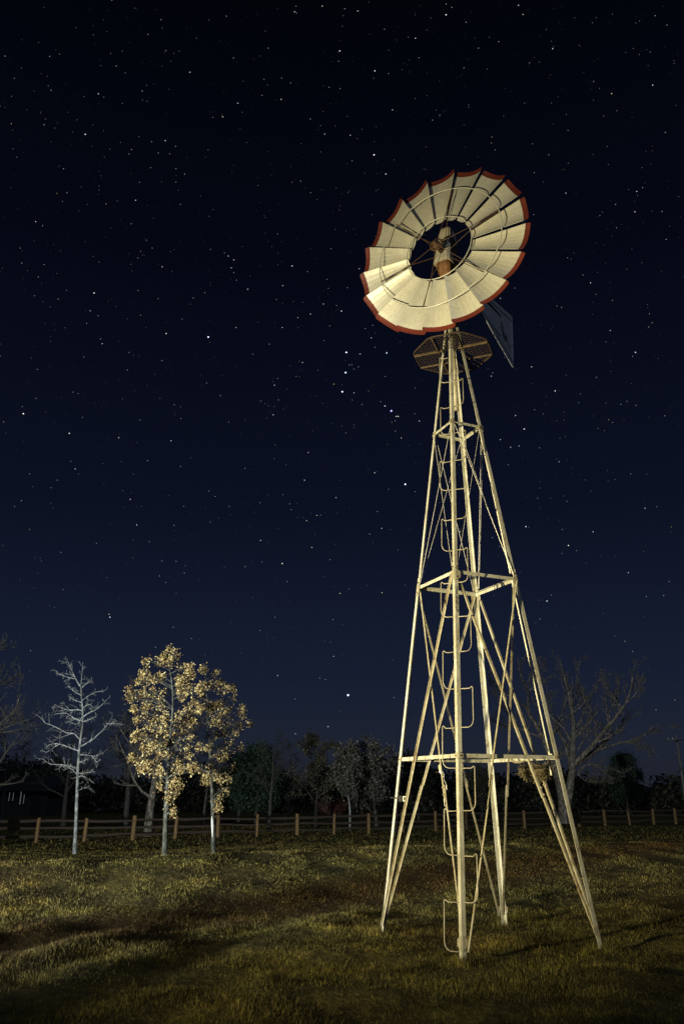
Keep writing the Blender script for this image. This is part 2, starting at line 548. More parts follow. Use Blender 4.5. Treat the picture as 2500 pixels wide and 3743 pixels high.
# ------------------------------------------------------------------ stars
STARS = "410,1,2 494,30,1 590,72,2 594,103,1 765,73,1 828,59,2 542,125,2 343,127,1 607,185,2 656,187,1 625,224,1 448,187,1 20,205,2 183,206,2 54,286,2 80,248,1 426,241,2 695,264,3 174,279,1 178,313,1 188,330,2 309,353,1 361,343,3 537,312,1 521,332,2 522,366,1 539,370,1 448,378,1 44,352,1 3,388,1 778,429,2 815,427,3 43,452,2 163,456,2 168,435,1 201,468,1 267,482,1 313,491,4 380,478,1 283,438,1 555,518,2 605,514,3 643,535,2 482,546,2 473,563,2 403,545,1 580,559,2 621,562,2 552,613,2 644,616,2 676,636,2 511,666,2 644,666,2 653,696,1 234,617,2 371,643,1 209,707,2 246,704,2 41,686,1 230,736,1 389,745,2 497,732,3 660,747,2 734,716,1 320,747,1 363,679,1 132,810,3 157,825,2 481,818,2 780,766,1 1077,43,3 1084,47,2 1082,23,2 1178,22,3 1260,32,2 1308,40,3 1630,15,2 1630,54,4 1651,27,2 1251,96,1 1405,107,2 1518,140,3 1560,110,1 1574,66,1 981,176,2 1242,186,4 1238,224,2 1531,211,2 1420,184,1 854,212,2 1370,259,4 1420,269,2 965,290,2 1030,285,2 1063,303,2 1203,319,2 1243,324,2 958,349,2 1028,363,3 870,377,3 890,297,1 1434,401,3 1580,439,2 1607,421,2 1594,403,1 1134,435,2 1182,408,1 1225,461,1 1187,490,3 1280,494,3 1560,350,1 1367,566,5 1287,588,2 1269,598,1 1440,584,1 1410,636,4 1068,666,2 1099,662,2 944,678,2 1136,704,2 1374,698,1 1229,688,1 902,521,1 1101,525,1 970,795,1 1361,784,1 1159,730,1 1306,507,1 1894,19,3 1911,53,3 1703,81,2 1822,152,2 1748,176,2 2019,178,3 2014,151,1 1995,109,1 2237,52,1 2393,57,2 2436,92,2 2322,84,1 2099,65,1 2178,65,1 2164,83,1 1934,230,2 1695,248,2 1780,252,1 2116,166,1 2313,177,1 2375,190,1 2335,199,1 2462,222,1 2168,298,2 2384,311,3 2234,342,3 2190,323,1 2014,376,1 2069,419,1 2168,366,1 1713,392,1 1840,424,1 2075,477,2 2430,484,2 1797,501,2 1795,523,2 1809,548,2 1945,526,2 2005,566,2 2218,535,1 2222,601,1 2061,619,1 2345,613,1 1952,631,2 1985,666,1 2067,706,3 2326,700,3 2347,686,2 2296,693,1 2248,747,2 2319,774,3 2418,773,2 1949,784,2 2191,788,2 2200,775,1 2252,832,2 2479,719,1 76,907,2 81,962,2 163,967,2 142,1012,2 245,1061,2 214,1093,2 128,1081,2 345,1071,4 536,878,2 557,907,2 515,918,2 505,943,2 523,932,1 480,966,1 483,990,1 594,975,3 629,993,1 771,912,2 821,924,2 749,1070,2 707,1089,2 506,1062,2 579,1092,2 331,1136,3 360,1154,2 318,1182,2 515,1152,2 666,1166,2 608,1219,4 762,1232,6 369,1239,2 375,1256,3 307,1305,2 467,1352,2 593,1318,2 473,1288,2 489,1299,1 138,1350,2 0,1300,4 268,1433,2 287,1438,2 756,1400,2 638,1480,2 83,1487,2 87,1512,5 133,1456,2 303,1526,2 513,1535,2 15,1542,2 255,1584,4 435,1600,3 626,1611,3 806,1446,2 449,1458,1 586,1457,1 662,1530,2 239,1198,1 187,1248,1 341,937,1 624,920,1 835,936,3 855,950,3 846,979,3 855,996,2 865,1024,2 1068,972,4 1034,1044,3 906,1057,3 1015,855,2 1210,909,2 1124,993,2 1313,982,3 1200,1054,2 1195,1021,2 1270,1052,2 1182,1111,3 1248,1137,4 1135,1148,3 1089,1161,3 863,1197,3 1032,1197,3 1205,1191,2 1362,1189,2 1335,1201,2 1357,1235,3 1011,1094,2 1107,1105,1 1230,1117,2 1266,1288,6 1413,1290,5 1316,1294,3 985,1258,2 924,1294,2 1106,1325,3 1162,1353,2 1263,1362,6 1286,1333,2 1277,1334,2 1310,1341,2 1293,1349,2 1220,1404,3 1004,1408,3 1015,1383,2 1083,1376,2 1251,1432,6 1294,1436,3 1408,1376,2 1287,1462,2 1323,1478,2 954,1466,2 1018,1462,2 981,1483,1 999,1516,3 1391,1468,2 1407,1484,4 1430,1502,7 1448,1522,4 1455,1522,4 1444,1538,2 1432,1543,2 1445,1576,2 1466,1601,3 1532,1539,3 1517,1419,2 1515,1512,2 1264,1582,2 1127,1654,3 1184,1245,2 837,1543,2 1370,1269,2 1347,1429,2 1293,1564,1 1416,1624,1 2073,942,2 2087,947,1 2129,1005,2 2157,1034,3 2176,1076,2 1880,1053,2 1828,1090,3 2237,1098,2 2034,1118,2 2051,1124,2 2372,1147,2 2382,1180,2 2369,1195,2 2229,1208,3 2213,1250,1 2321,1288,4 2311,1302,2 2433,875,2 1942,1341,3 1795,1375,3 1800,1363,2 2028,1429,4 2178,1379,2 2114,1472,2 2268,1478,2 2290,1467,2 2323,1482,2 1883,1519,3 1915,1568,4 1953,1497,2 1985,1513,2 1828,1607,3 1865,1635,3 1896,1630,3 1971,1637,2 2223,1534,2 2238,1544,2 2184,1566,2 2208,1574,1 2428,1520,2 2060,1535,1 2045,1602,1 2289,984,1 260,1686,2 276,1714,3 110,1732,2 211,1755,2 188,1783,2 80,1830,2 55,1851,2 188,1839,1 195,1857,1 444,1687,1 541,1684,2 661,1705,2 488,1733,1 477,1825,3 501,1919,3 637,1920,2 672,1851,2 769,1908,2 764,1795,2 787,1815,2 547,1980,2 354,1986,2 224,2019,2 109,1935,2 149,2041,1 153,2050,1 593,2050,2 645,2052,2 675,2094,2 584,2105,2 607,2129,2 232,2155,2 391,2112,1 200,2220,1 400,2245,3 403,2256,4 634,2293,2 570,2366,2 113,2379,2 701,2334,2 282,2336,1 43,2343,1 645,2168,1 12,1994,1 518,1851,1 896,1712,2 1113,1755,3 1034,1808,2 951,1838,2 1059,1842,2 1228,1819,3 1369,1728,3 1481,1770,6 1420,1788,2 1516,1797,2 1379,1870,2 1395,1931,3 1158,1884,3 1172,1883,2 1121,1903,3 953,1975,3 1140,2001,3 1032,2060,4 958,2054,2 897,2071,2 1206,2046,2 1575,2006,3 1243,2169,3 1276,2152,2 1396,2166,3 1480,2139,1 1050,2126,2 1005,2256,2 951,2305,2 1217,2265,2 1252,2283,1 1002,2332,1 1219,2399,3 1015,2469,3 1169,2479,2 1190,2484,2 1187,2344,1 1208,2347,1 1435,2412,1 1065,1863,2 1351,1952,2 1185,2107,1 839,1851,2 1857,1699,2 2042,1688,3 2304,1732,2 2356,1858,3 2399,1852,2 1921,1925,4 2071,1832,2 1964,1821,2 2011,1821,1 2060,1813,1 2054,1935,2 2166,1944,3 2076,1994,4 2053,2023,2 2106,2012,2 2295,2093,3 2452,1926,2 2444,2126,2 1998,2197,4 2014,2175,2 2424,2177,2 2361,2181,2 1972,2263,2 1957,2276,1 1681,1943,3 1799,1965,2 1825,1998,2 2221,1757,1 2141,2058,1 2282,2344,2 2311,2381,2 2247,2325,1 1855,2045,1 1805,2178,1 1272,2541,7 1199,2656,3 1080,2682,3 1079,2555,2 1246,2602,1 1440,2550,2 2352,2492,2 2396,2595,2 2465,2558,2 1015,2470,2"
sv, st_, sc_ = [], [], []
OCT = np.array([(1, 0, 0), (-1, 0, 0), (0, 1, 0), (0, -1, 0), (0, 0, 1), (0, 0, -1)], float)
OCF = [(0, 2, 4), (2, 1, 4), (1, 3, 4), (3, 0, 4), (2, 0, 5), (1, 2, 5), (3, 1, 5), (0, 3, 5)]
SR = 3000.0
UNIT = SR / (FPX * 683 / 2500)             # metres per picture pixel at the star sphere
rs = np.random.default_rng(3)
def add_star(d, rad, col):
    n = len(sv) * 6
    sv.append(np.asarray(d) / np.linalg.norm(d) * SR + CAMP + OCT * rad * UNIT)
    st_.append(np.array(OCF) + n)
    sc_.append(np.tile(np.array([*col, 1.0]), (6, 1)))
def star_col(b):
    t = rs.normal(0, 1)
    c = np.array([1 - .16 * max(0, t), 1 - .07 * abs(t), 1 - .24 * max(0, -t)])
    return c * b
for tok in STARS.split():
    a, b, m = (int(q) for q in tok.split(','))
    rad = {1: .29, 2: .35, 3: .45, 4: .57, 5: .68, 6: .90, 7: 1.05}[m]
    br = {1: .26, 2: .46, 3: .80, 4: 1.2, 5: 1.5, 6: 1.8, 7: 2.0}[m]
    c = star_col(br * rs.uniform(.85, 1.15))
    if m >= 6:
        c = np.array([.80, .90, 1.15]) * br
    if abs(a - 1430) < 8 and abs(b - 1502) < 8:
        c = np.array([1.0, .92, 1.9])
    add_star(ray(a, b), rad, c)
NF = 15000                                  # faint stars over the whole upper sky
for i in range(NF):
    z = rs.uniform(.03, 1)
    a = rs.uniform(0, 2 * math.pi)
    h = math.sqrt(1 - z * z)
    low = min(1, z / .35)
    b = .024 + .17 * rs.random() ** 4.2
    add_star((h * math.cos(a), h * math.sin(a), z), rs.uniform(.30, .42), star_col(b * (.35 + .65 * low)))
sme = np_mesh('stars', np.concatenate(sv), np.concatenate(st_))
ca = sme.color_attributes.new('glow', 'FLOAT_COLOR', 'POINT')
ca.data.foreach_set('color', np.concatenate(sc_).astype(np.float32).ravel())
sm, stt, sb = newmat('starlight')
att = stt.nodes.new('ShaderNodeVertexColor')
att.layer_name = 'glow'
sb.inputs['Base Color'].default_value = (0, 0, 0, 1)
sb.inputs['Specular IOR Level'].default_value = 0
sb.inputs['Emission Strength'].default_value = 1.0
stt.links.new(att.outputs[0], sb.inputs['Emission Color'])
sm.cycles.emission_sampling = 'NONE'
stars = link('stars', sme, None, sm)
stars['kind'] = 'stuff'
stars['label'] = 'scattered white stars in the dark blue night sky'
stars['category'] = 'stars'

# ================================================================== windmill
CX, CY, R0, K = 1.4323, 8.5530, 1.1041, .1415
YAW = -.3644
Z1, Z2, Z3 = 1.737, 3.660, 5.614
ZP, ZTOP = 6.72, 7.42
LEGA = {'N': -math.pi / 2 + YAW, 'L': -math.pi + YAW, 'B': math.pi / 2 + YAW, 'R': YAW}
ORDER = ['N', 'L', 'B', 'R']
def legp(n, z, dr=0.0):
    r = R0 - K * z + dr
    return np.array([CX + r * math.cos(LEGA[n]), CY + r * math.sin(LEGA[n]), z])
wm = empty('windmill', (CX, CY, 0), 'tall cream steel farm windmill with red tipped blades standing on the lawn', 'windmill')
WO = np.array([CX, CY, 0.0])
def wpart(name, mb, mat, parent=None, smooth=False):
    return link(name, mb.mesh(name, smooth, WO), parent or wm, mat)
def zhat():
    return np.array([0, 0, 1.0])
LW, LT = .045, .005
for i, n in enumerate(ORDER):
    nx, pv = ORDER[(i + 1) % 4], ORDER[i - 1]
    p0, p1 = legp(n, -.25), legp(n, ZTOP)
    mb = MB()
    mb.angle(p0, legp(n, Z2 + .12), legp(nx, 0) - legp(n, 0), legp(pv, 0) - legp(n, 0), LW, LT)
    # upper length sits just inside the lower one, as the lap joint shows
    ins = -.007
    mb.angle(legp(n, Z2 - .10, ins), legp(n, ZTOP, ins), legp(nx, 0) - legp(n, 0), legp(pv, 0) - legp(n, 0), LW - .006, LT)
    leg = wpart('leg', mb, M['steel'])
    for z in (Z1, Z2 - .06, Z2 + .06, Z3):
        for q in (nx, pv):
            d = legp(q, z) - legp(n, z)
            d /= np.linalg.norm(d)
            out = np.array([math.cos(LEGA[n]), math.sin(LEGA[n]), 0])
            fn = out - d * (out @ d)
            fn /= np.linalg.norm(fn)
            c = legp(n, z) + d * .027
            bl = MB()
            bl.tube([c - fn * .010, c + fn * .012], .009, 6)
            wpart('bolt', bl, M['darkrust'], leg)
# gusset plates where the braces meet the middle girts, foot plates at the ground
for i, n in enumerate(ORDER):
    for q in (ORDER[(i + 1) % 4], ORDER[i - 1]):
        d = legp(q, Z2) - legp(n, Z2)
        d /= np.linalg.norm(d)
        out = np.array([math.cos(LEGA[n]), math.sin(LEGA[n]), 0])
        fn = out - d * (out @ d)
        fn /= np.linalg.norm(fn)
        up = legp(n, Z2 + 1) - legp(n, Z2)
        up /= np.linalg.norm(up)
        for zc, hh, ww in ((Z2 - .03, .075, .034), (Z1, .036, .027), (Z3, .032, .024), (.16, .06, .030)):
            mb = MB()
            c = legp(n, zc) + d * (ww + .004) + fn * .0045
            k = .45
            mb.profile(c - fn * .002, c + fn * .002, [-d * ww - up * hh, d * ww - up * hh * k, d * ww + up * hh * k, -d * ww + up * hh])
            wpart('gusset', mb, M['brace'])
FACES = [('N', 'L'), ('L', 'B'), ('B', 'R'), ('R', 'N')]
def face_normal(a, b, z):
    m = (legp(a, z) + legp(b, z)) / 2 - np.array([CX, CY, z])
    return m / np.linalg.norm(m)
for a, b in FACES:
    for z in (Z1, Z2, Z3):
        fn = face_normal(a, b, z)
        d = legp(b, z) - legp(a, z)
        d /= np.linalg.norm(d)
        mb = MB()
        w = .038 if z != Z3 else .030
        mb.angle(legp(a, z) + d * .03 - fn * .007 + np.array([0, 0, w / 2]), legp(b, z) - d * .03 - fn * .007 + np.array([0, 0, w / 2]), (0, 0, -1), -fn, w, .004)
        wpart('girt', mb, M['steel'])
    # X braces from the middle girt down to the feet, each of two lapped lengths
    for s, (p, q) in enumerate(((a, b), (b, a))):
        fn = face_normal(a, b, 1.8)
        off = fn * (.013 if s == 0 else -.016)
        P0, P1 = legp(p, Z2 - .03), legp(q, .10)
        dd = legp(q, 2) - legp(p, 2)
        dd /= np.linalg.norm(dd)
        P0 = P0 + dd * .035 + off
        P1 = P1 - dd * .030 + off
        t = .60 + .03 * s
        Pm = P0 + (P1 - P0) * t
        ax = (P1 - P0) / np.linalg.norm(P1 - P0)
        sd_ = np.cross(fn, ax)
        mb = MB()
        mb.angle(P0, Pm + ax * .06, sd_, fn * (1 if s == 0 else -1), .023, .0035)
        mb.angle(Pm - ax * .06 + fn * (.0065 if s == 0 else -.0065) + sd_ * .012, P1 + fn * (.0065 if s == 0 else -.0065) + sd_ * .012, sd_, fn * (1 if s == 0 else -1), .023, .0035)
        for w_ in (-.035, .035):
            c = Pm + ax * w_ + sd_ * .02
            mb.tube([c - fn * .012, c + fn * .016], .008, 6)
        wpart('brace', mb, M['brace'])
    # thin tie rods above
    for s, (p, q) in enumerate(((a, b), (b, a))):
        fn = face_normal(a, b, 4.5)
        dd = legp(q, 4.5) - legp(p, 4.5)
        dd /= np.linalg.norm(dd)
        P0 = legp(p, Z3 - .05) + dd * .045 + fn * (.004 if s else -.012)
        P1 = legp(q, Z2 + .06) - dd * .045 + fn * (.004 if s else -.012)
        mb = MB()
        mid = (P0 + P1) / 2 + np.array([0, 0, -.012])
        mb.tube([P0, mid, P1], .0032, 5)
        wpart('tie_rod', mb, M['wire'])

# climbing steps on the near leg: bent rods, left and right in turn
ZR = [6.59 - .3823 * i for i in range(18)]
tanv = np.array([-math.sin(LEGA['N']), math.cos(LEGA['N']), 0])
if tanv[0] < 0:
    tanv = -tanv
outv = np.array([math.cos(LEGA['N']), math.sin(LEGA['N']), 0])
rj = random.Random(4)
for i in range(17):
    s = -1 if i % 2 == 0 else 1
    a, b = legp('N', ZR[i]), legp('N', ZR[i + 1])
    inn = -.028
    e = .150 + rj.uniform(-.012, .012)
    pts = [a + outv * inn - tanv * s * .045, a + outv * inn + tanv * s * (e - .035) + np.array([0, 0, rj.uniform(-.006, .002)]),
           a + outv * inn + tanv * s * (e - .008) + np.array([0, 0, .020]), a + outv * inn + tanv * s * e + np.array([0, 0, .010])]
    bb = b + outv * inn
    pts += [bb + tanv * s * e + np.array([0, 0, .075]), bb + tanv * s * (e - .008) + np.array([0, 0, .040]), bb + tanv * s * (e - .026) + np.array([0, 0, .014]),
            bb + tanv * s * (e - .055) + np.array([0, 0, .002]), bb - tanv * s * .045]
    mb = MB()
    mb.tube(pts, .0056, 6)
    o = wpart('step', mb, M['stepsteel'], None, True)

# stencilled words running down the near leg
tcv = bpy.data.curves.new('stencil', 'FONT')
tcv.body = 'THIS END UP'
tcv.size = .040
tcv.shear = .25
tcv.extrude = .0006
tcv.align_x = 'LEFT'
tmp = bpy.data.objects.new('stencil_tmp', tcv)
COL.objects.link(tmp)
bpy.context.view_layer.update()
tme = bpy.data.meshes.new_from_object(tmp.evaluated_get(bpy.context.evaluated_depsgraph_get()))
bpy.data.objects.remove(tmp)
axd = legp('N', 0) - legp('N', 4)
axd /= np.linalg.norm(axd)
fd = legp('R', 3.5) - legp('N', 3.5)
fd = fd - axd * (fd @ axd)
fd /= np.linalg.norm(fd)
nrm = np.cross(axd, fd)
if nrm @ outv < 0:
    nrm = -nrm
org = legp('N', 3.50) + fd * .018 + nrm * .0012
vv = np.empty(len(tme.vertices) * 3)
tme.vertices.foreach_get('co', vv)
vv = vv.reshape(-1, 3)
ln = vv[:, 0].max()
yd = np.cross(nrm, axd)
if yd @ fd > 0:
    org = legp('N', 3.50) + fd * .007 + nrm * .0012
else:
    org = legp('N', 3.50) + fd * .038 + nrm * .0012
wv_ = org + np.outer(vv[:, 0] * (.30 / ln), axd) + np.outer(vv[:, 1], yd) + np.outer(vv[:, 2], nrm) - WO
tme.vertices.foreach_set('co', wv_.astype(np.float32).ravel())
tme.update()
tme.materials.clear()
link('stencil_lettering', tme, wm, M['ink'])

# pull-out rod with its bent handle beside the right leg, and a thin pump wire
mb = MB()
P0, P1 = at(1724, 1440, 8.50), at(2004, 2742, 8.36)
mb.tube([P0, P0 + (P1 - P0) * .5 + np.array([0, 0, -.01]), P1], .0095, 6)
hk = at(2022, 2757, 8.36)
mb.tube([P1, at(2007, 2758, 8.33), at(2015, 2757, 8.32), at(2017, 2768, 8.32), at(2006, 2772, 8.34), at(2011, 2800, 8.35), at(2014, 2834, 8.36)], .011, 6)
mb.tube([at(1998, 2773, 8.33), at(2042, 2776, 8.33)], .009, 6)
wpart('pull_rod', mb, M['whiterod'], None, True)
mb = MB()
mb.tube([at(1764, 1560, 8.6), at(1758, 1840, 8.6), at(1750, 2150, 8.6)], .0034, 5)
wpart('wire', mb, M['wire'])
mb = MB()
mb.tube([np.array([CX, CY, 5.9]), np.array([CX, CY, 8.05])], .034, 10)
wpart('mast', mb, M['brace'], None, True)

# platform: eight sided rim, bearers and open grating
def octv(k, rad, z):
    a = LEGA['N'] + math.pi / 8 + k * math.pi / 4
    return np.array([CX + rad * math.cos(a), CY + rad * math.sin(a), z])
PR = .515
rim = []
for k in range(8):
    p, q = octv(k, PR, ZP), octv(k + 1, PR, ZP)
    rim += [p + (q - p) * .10, p + (q - p) * .5, p + (q - p) * .90]
mb = MB()
mb.tube(rim, .011, 6, close=True)
plat = wpart('platform', mb, M['grate'], None, True)
gr = MB()
apo = PR * math.cos(math.pi / 8)
def clip_oct(o, d):
    lo, hi = -2.0, 2.0
    for k in range(8):
        a = LEGA['N'] + k * math.pi / 4
        nn = np.array([math.cos(a), math.sin(a)])
        den = d @ nn
        num = apo - o @ nn
        if abs(den) < 1e-9:
            if num < 0:
                return None
            continue
        t = num / den
        if den > 0:
            hi = min(hi, t)
        else:
            lo = max(lo, t)
    return (lo, hi) if hi > lo + .01 else None
for fam, ang in enumerate((YAW + R(30), YAW - R(30))):
    d = np.array([math.cos(ang), math.sin(ang)])
    n_ = np.array([-d[1], d[0]])
    k = -.5
    while k < .5:
        c = clip_oct(n_ * k, d)
        if c:
            segs = [c]
            if abs(k) < .10:                       # hatch round the tower top
                w_ = math.sqrt(.10 ** 2 - k * k)
                segs = [(c[0], -w_), (w_, c[1])]
            for t0, t1 in segs:
                p0 = np.array([CX, CY, ZP + .003 * fam]) + np.append(n_ * k + d * t0, 0)
                p1 = np.array([CX, CY, ZP + .003 * fam]) + np.append(n_ * k + d * t1, 0)
                m_ = (p0 + p1) / 2
                gr.box(m_, np.append(d, 0) * np.linalg.norm(p1 - p0) / 2, np.append(n_, 0) * .0017, np.array([0, 0, .0016]))
        k += .046
wpart('grating', gr, M['grate'], plat)
for k in range(4):
    for e in (-1, 1):
        a = LEGA['N'] + k * math.pi / 2
        cdir = np.array([math.cos(a), math.sin(a), 0])
        sdir = np.array([-cdir[1], cdir[0], 0])
        base = np.array([CX, CY, ZP - .014]) + sdir * e * .15
        bm_ = MB()
        bm_.angle(base + cdir * .10, base + cdir * (apo - .005), (0, 0, -1), sdir * e, .022, .003)
        wpart('bearer', bm_, M['bearer'], plat)

# head: gear case, hood and hub
AZ = -2.135
DV = np.array([math.cos(AZ), math.sin(AZ), 0.0])            # wheel axis, towards the wind
SV = np.array([-DV[1], DV[0], 0.0])
HUBZ = 8.20
HC = np.array([CX, CY, HUBZ])
OV = .25
def hp(s, w, z):
    return HC + DV * s + SV * w + np.array([0, 0, z])
def loft(rows):
    mb = MB()
    n = len(rows[0])
    for r in rows:
        mb.v += [tuple(p) for p in r]
    for i in range(len(rows) - 1):
        for k in range(n):
            l = (k + 1) % n
            mb.f.append((i * n + k, i * n + l, (i + 1) * n + l, (i + 1) * n + k))
    mb.f.append(tuple(range(n))[::-1])
    mb.f.append(tuple((len(rows) - 1) * n + k for k in range(n)))
    return mb
def rrect(z, s0, s1, w, c):
    pts = []
    for (sa, wa) in ((s0, -w), (s1, -w), (s1, w), (s0, w)):
        sm_ = (s0 + s1) / 2
        ds, dw = (c if sa < sm_ else -c), (c if wa < 0 else -c)
        pair = [hp(sa + ds, wa, z), hp(sa, wa + dw, z)]
        if (sa < sm_) == (wa < 0):
            pair = pair[::-1]
        pts += pair
    return pts
gear = wpart('gear_case', loft([rrect(-.38, -.04, .08, .05, .015), rrect(-.33, -.09, .14, .080, .03), rrect(-.20, -.13, .20, .10, .03), rrect(-.15, -.14, .21, .105, .03)]), M['rust'])
wpart('hood', loft([rrect(-.165, -.16, .225, .118, .03), rrect(-.12, -.16, .22, .116, .03), rrect(.20, -.16, .13, .10, .03), rrect(.46, -.15, .06, .085, .025), rrect(.50, -.13, .04, .070, .02)]), M['hood'], gear)
mb = MB()
mb.tube([hp(-.14, 0, -.03), hp(-.16, 0, -.36), hp(-.05, 0, -.80)], [.04, .045, .05], 8)
wpart('yoke', mb, M['darkrust'], gear)
mb = MB()
mb.tube([hp(.05, -.10, -.30), hp(-.10, -.18, -.55), hp(-.25, -.15, -.75)], .012, 6)
mb.tube([hp(.02, .10, -.30), hp(-.22, .16, -.42), hp(-.42, .10, -.35)], .012, 6)
wpart('furl_arm', mb, M['darkrust'], gear)

# wheel: hub with rings, spokes and eighteen curved blades
WC = HC + DV * OV
RW = 1.212
hub = MB()
hub.tube([hp(.0, 0, 0), hp(OV + .17, 0, 0)], .030, 12)
for s, r in ((OV - .11, .082), (OV + .10, .082)):
    ring = [hp(s, r * math.cos(2 * math.pi * k / 24), r * math.sin(2 * math.pi * k / 24)) for k in range(24)]
    hub.tube(ring, .011, 6, close=True)
    hub.tube([hp(s - .012, 0, 0), hp(s + .012, 0, 0)], .055, 14)
    for k in range(6):
        a = 2 * math.pi * (k + .5) / 6
        hub.tube([hp(s, 0, 0), hp(s, r * math.cos(a), r * math.sin(a))], .009, 5)
wheel = wpart('wheel', hub, M['darkrust'], None, True)
def wpt(r, a, s=0.0):
    return WC + SV * (r * math.cos(a)) + np.array([0, 0, r * math.sin(a)]) + DV * s
for rr, s in ((.472, .030), (.890, .044)):
    mb = MB()
    mb.tube([wpt(rr, 2 * math.pi * k / 72, s) for k in range(72)], .0075, 6, close=True)
    wpart('ring', mb, M['wheel'], wheel, True)
for k in range(6):
    a = 2 * math.pi * (k + .22) / 6
    for s, da in ((OV + .10, .05), (OV - .11, -.05)):
        mb = MB()
        h0 = hp(s, .075 * math.cos(a + da), .075 * math.sin(a + da))
        mb.tube([h0, wpt(.472, a + da * .6, .030 + (.010 if da > 0 else -.010)), wpt(.89, a, .044 + (.012 if da > 0 else -.012))], .0048, 5)
        wpart('spoke', mb, M['darkrust'], wheel)
PITCHB = R(-13)
def blade_rows(r0, r1, n):
    """curved sheet from radius r0 to r1, standing on the +x axis of the wheel plane"""
    rows = []
    for i in range(n + 1):
        r = r0 + (r1 - r0) * i / n
        fr = (r - .455) / (RW - .455)
        ch = .170 + (.456 - .170) * fr
        if r > RW - .06:
            ch *= 1 - .10 * ((r - (RW - .06)) / .06) ** 2
        row = []
        for j in range(7):
            c = (j / 6 - .5)
            y = c * ch
            bow = -(.25 - c * c) * ch * .46
            pit = PITCHB * (1.15 - .30 * fr)
            row.append((r, y * math.cos(pit) - bow * math.sin(pit), y * math.sin(pit) + bow * math.cos(pit) - .02))
        rows.append(row)
    return rows
def sheet(rows, th, name):
    nr, nc = len(rows), len(rows[0])
    A = np.array(rows)
    du = np.gradient(A, axis=0)
    dv = np.gradient(A, axis=1)
    nn = np.cross(du, dv)
    nn /= np.linalg.norm(nn, axis=2, keepdims=True)
    V = np.concatenate([(A + nn * th / 2).reshape(-1, 3), (A - nn * th / 2).reshape(-1, 3)])
    F = []
    o = nr * nc
    for i in range(nr - 1):
        for j in range(nc - 1):
            q = (i * nc + j, i * nc + j + 1, (i + 1) * nc + j + 1, (i + 1) * nc + j)
            F.append(q)
            F.append(tuple(o + x for x in q[::-1]))
    edge = [i for i in range(nc)] + [i * nc + nc - 1 for i in range(1, nr)] + [(nr - 1) * nc + j for j in range(nc - 2, -1, -1)] + [i * nc for i in range(nr - 2, 0, -1)]
    for a, b in zip(edge, edge[1:] + edge[:1]):
        F.append((b, a, o + a, o + b))
    me = bpy.data.meshes.new(name)
    me.from_pydata([tuple(v) for v in V], [], F)
    me.update()
    return me
RTIP = RW - .068
bme = sheet(blade_rows(.455, RTIP - .001, 10), .003, 'blade')
tipme = sheet(blade_rows(RTIP + .001, RW, 3), .003, 'blade_tip')
bme.materials.append(M['wheel'])
tipme.materials.append(M['red'])
def wheel_matrix(a, jit=0.0):
    ex = SV * math.cos(a) + np.array([0, 0, math.sin(a)])
    ey = -SV * math.sin(a) + np.array([0, 0, math.cos(a)])
    ez = np.cross(ex, ey)
    c = WC - WO
    return Matrix([[ex[i], ey[i], ez[i], c[i]] for i in range(3)] + [[0, 0, 0, 1]]) @ Matrix.Rotation(jit, 4, 'X')
for k in range(18):
    a = 2 * math.pi * k / 18 + .11
    j = rj.uniform(-.02, .02)
    for nm, me in (('blade', bme), ('blade_tip', tipme)):
        o = link(nm, me, wheel)
        o.matrix_local = wheel_matrix(a, j)

# tail: boom and folded sheet vane
def tp(s, z, w=0.0):
    p = np.array([CX, CY, 0]) - DV * s + SV * w
    return np.array([p[0], p[1], z])
outline = [(1.15, 8.04), (1.22, 8.46), (1.60, 8.56), (2.58, 8.78), (2.50, 8.28), (2.42, 7.73), (2.36, 7.72), (1.60, 7.90)]
mb = MB()
n = len(outline)
mb.v = [tuple(tp(s, z, .003)) for s, z in outline] + [tuple(tp(s, z, -.003)) for s, z in outline]
mb.f = [tuple(range(n)), tuple(range(n, 2 * n))[::-1]] + [(i, n + i, n + (i + 1) % n, (i + 1) % n) for i in range(n)]
tail = wpart('tail_vane', mb, M['vane'])
for seg in ([(1.20, 8.40), (2.55, 8.66)], [(1.18, 8.08), (2.40, 7.82)], [(2.545, 8.70), (2.40, 7.78)], [(1.9, 8.22), (2.30, 8.02)]):
    mb = MB()
    mb.tube([tp(s, z, e) for (s, z), e in zip(seg, (-.004, -.004))], .010, 5)
    mb.tube([tp(s, z, e) for (s, z), e in zip(seg, (.004, .004))], .010, 5)
    wpart('rib', mb, M['vane'], tail)
mb = MB()
mb.tube([tp(.10, HUBZ + .02, .05), tp(.9, 8.30, .02), tp(2.0, 8.45, 0)], .014, 6)
mb.tube([tp(.10, HUBZ - .18, -.05), tp(.9, 8.10, -.02), tp(1.9, 8.03, 0)], .014, 6)
wpart('boom', mb, M['darkrust'], tail)
mb = MB()
pat = [(1.98, 8.34), (2.04, 8.36), (2.06, 8.22), (2.16, 8.17), (2.20, 8.22), (2.22, 8.12), (2.12, 8.06), (2.03, 8.10)]
mb.v = [tuple(tp(s, z, .0045)) for s, z in pat] + [tuple(tp(s, z, -.0045)) for s, z in pat]
n = len(pat)
mb.f = [tuple(range(n)), tuple(range(n, 2 * n))[::-1]] + [(i, n + i, n + (i + 1) % n, (i + 1) % n) for i in range(n)]
wpart('rust_patch', mb, M['dark'], tail)

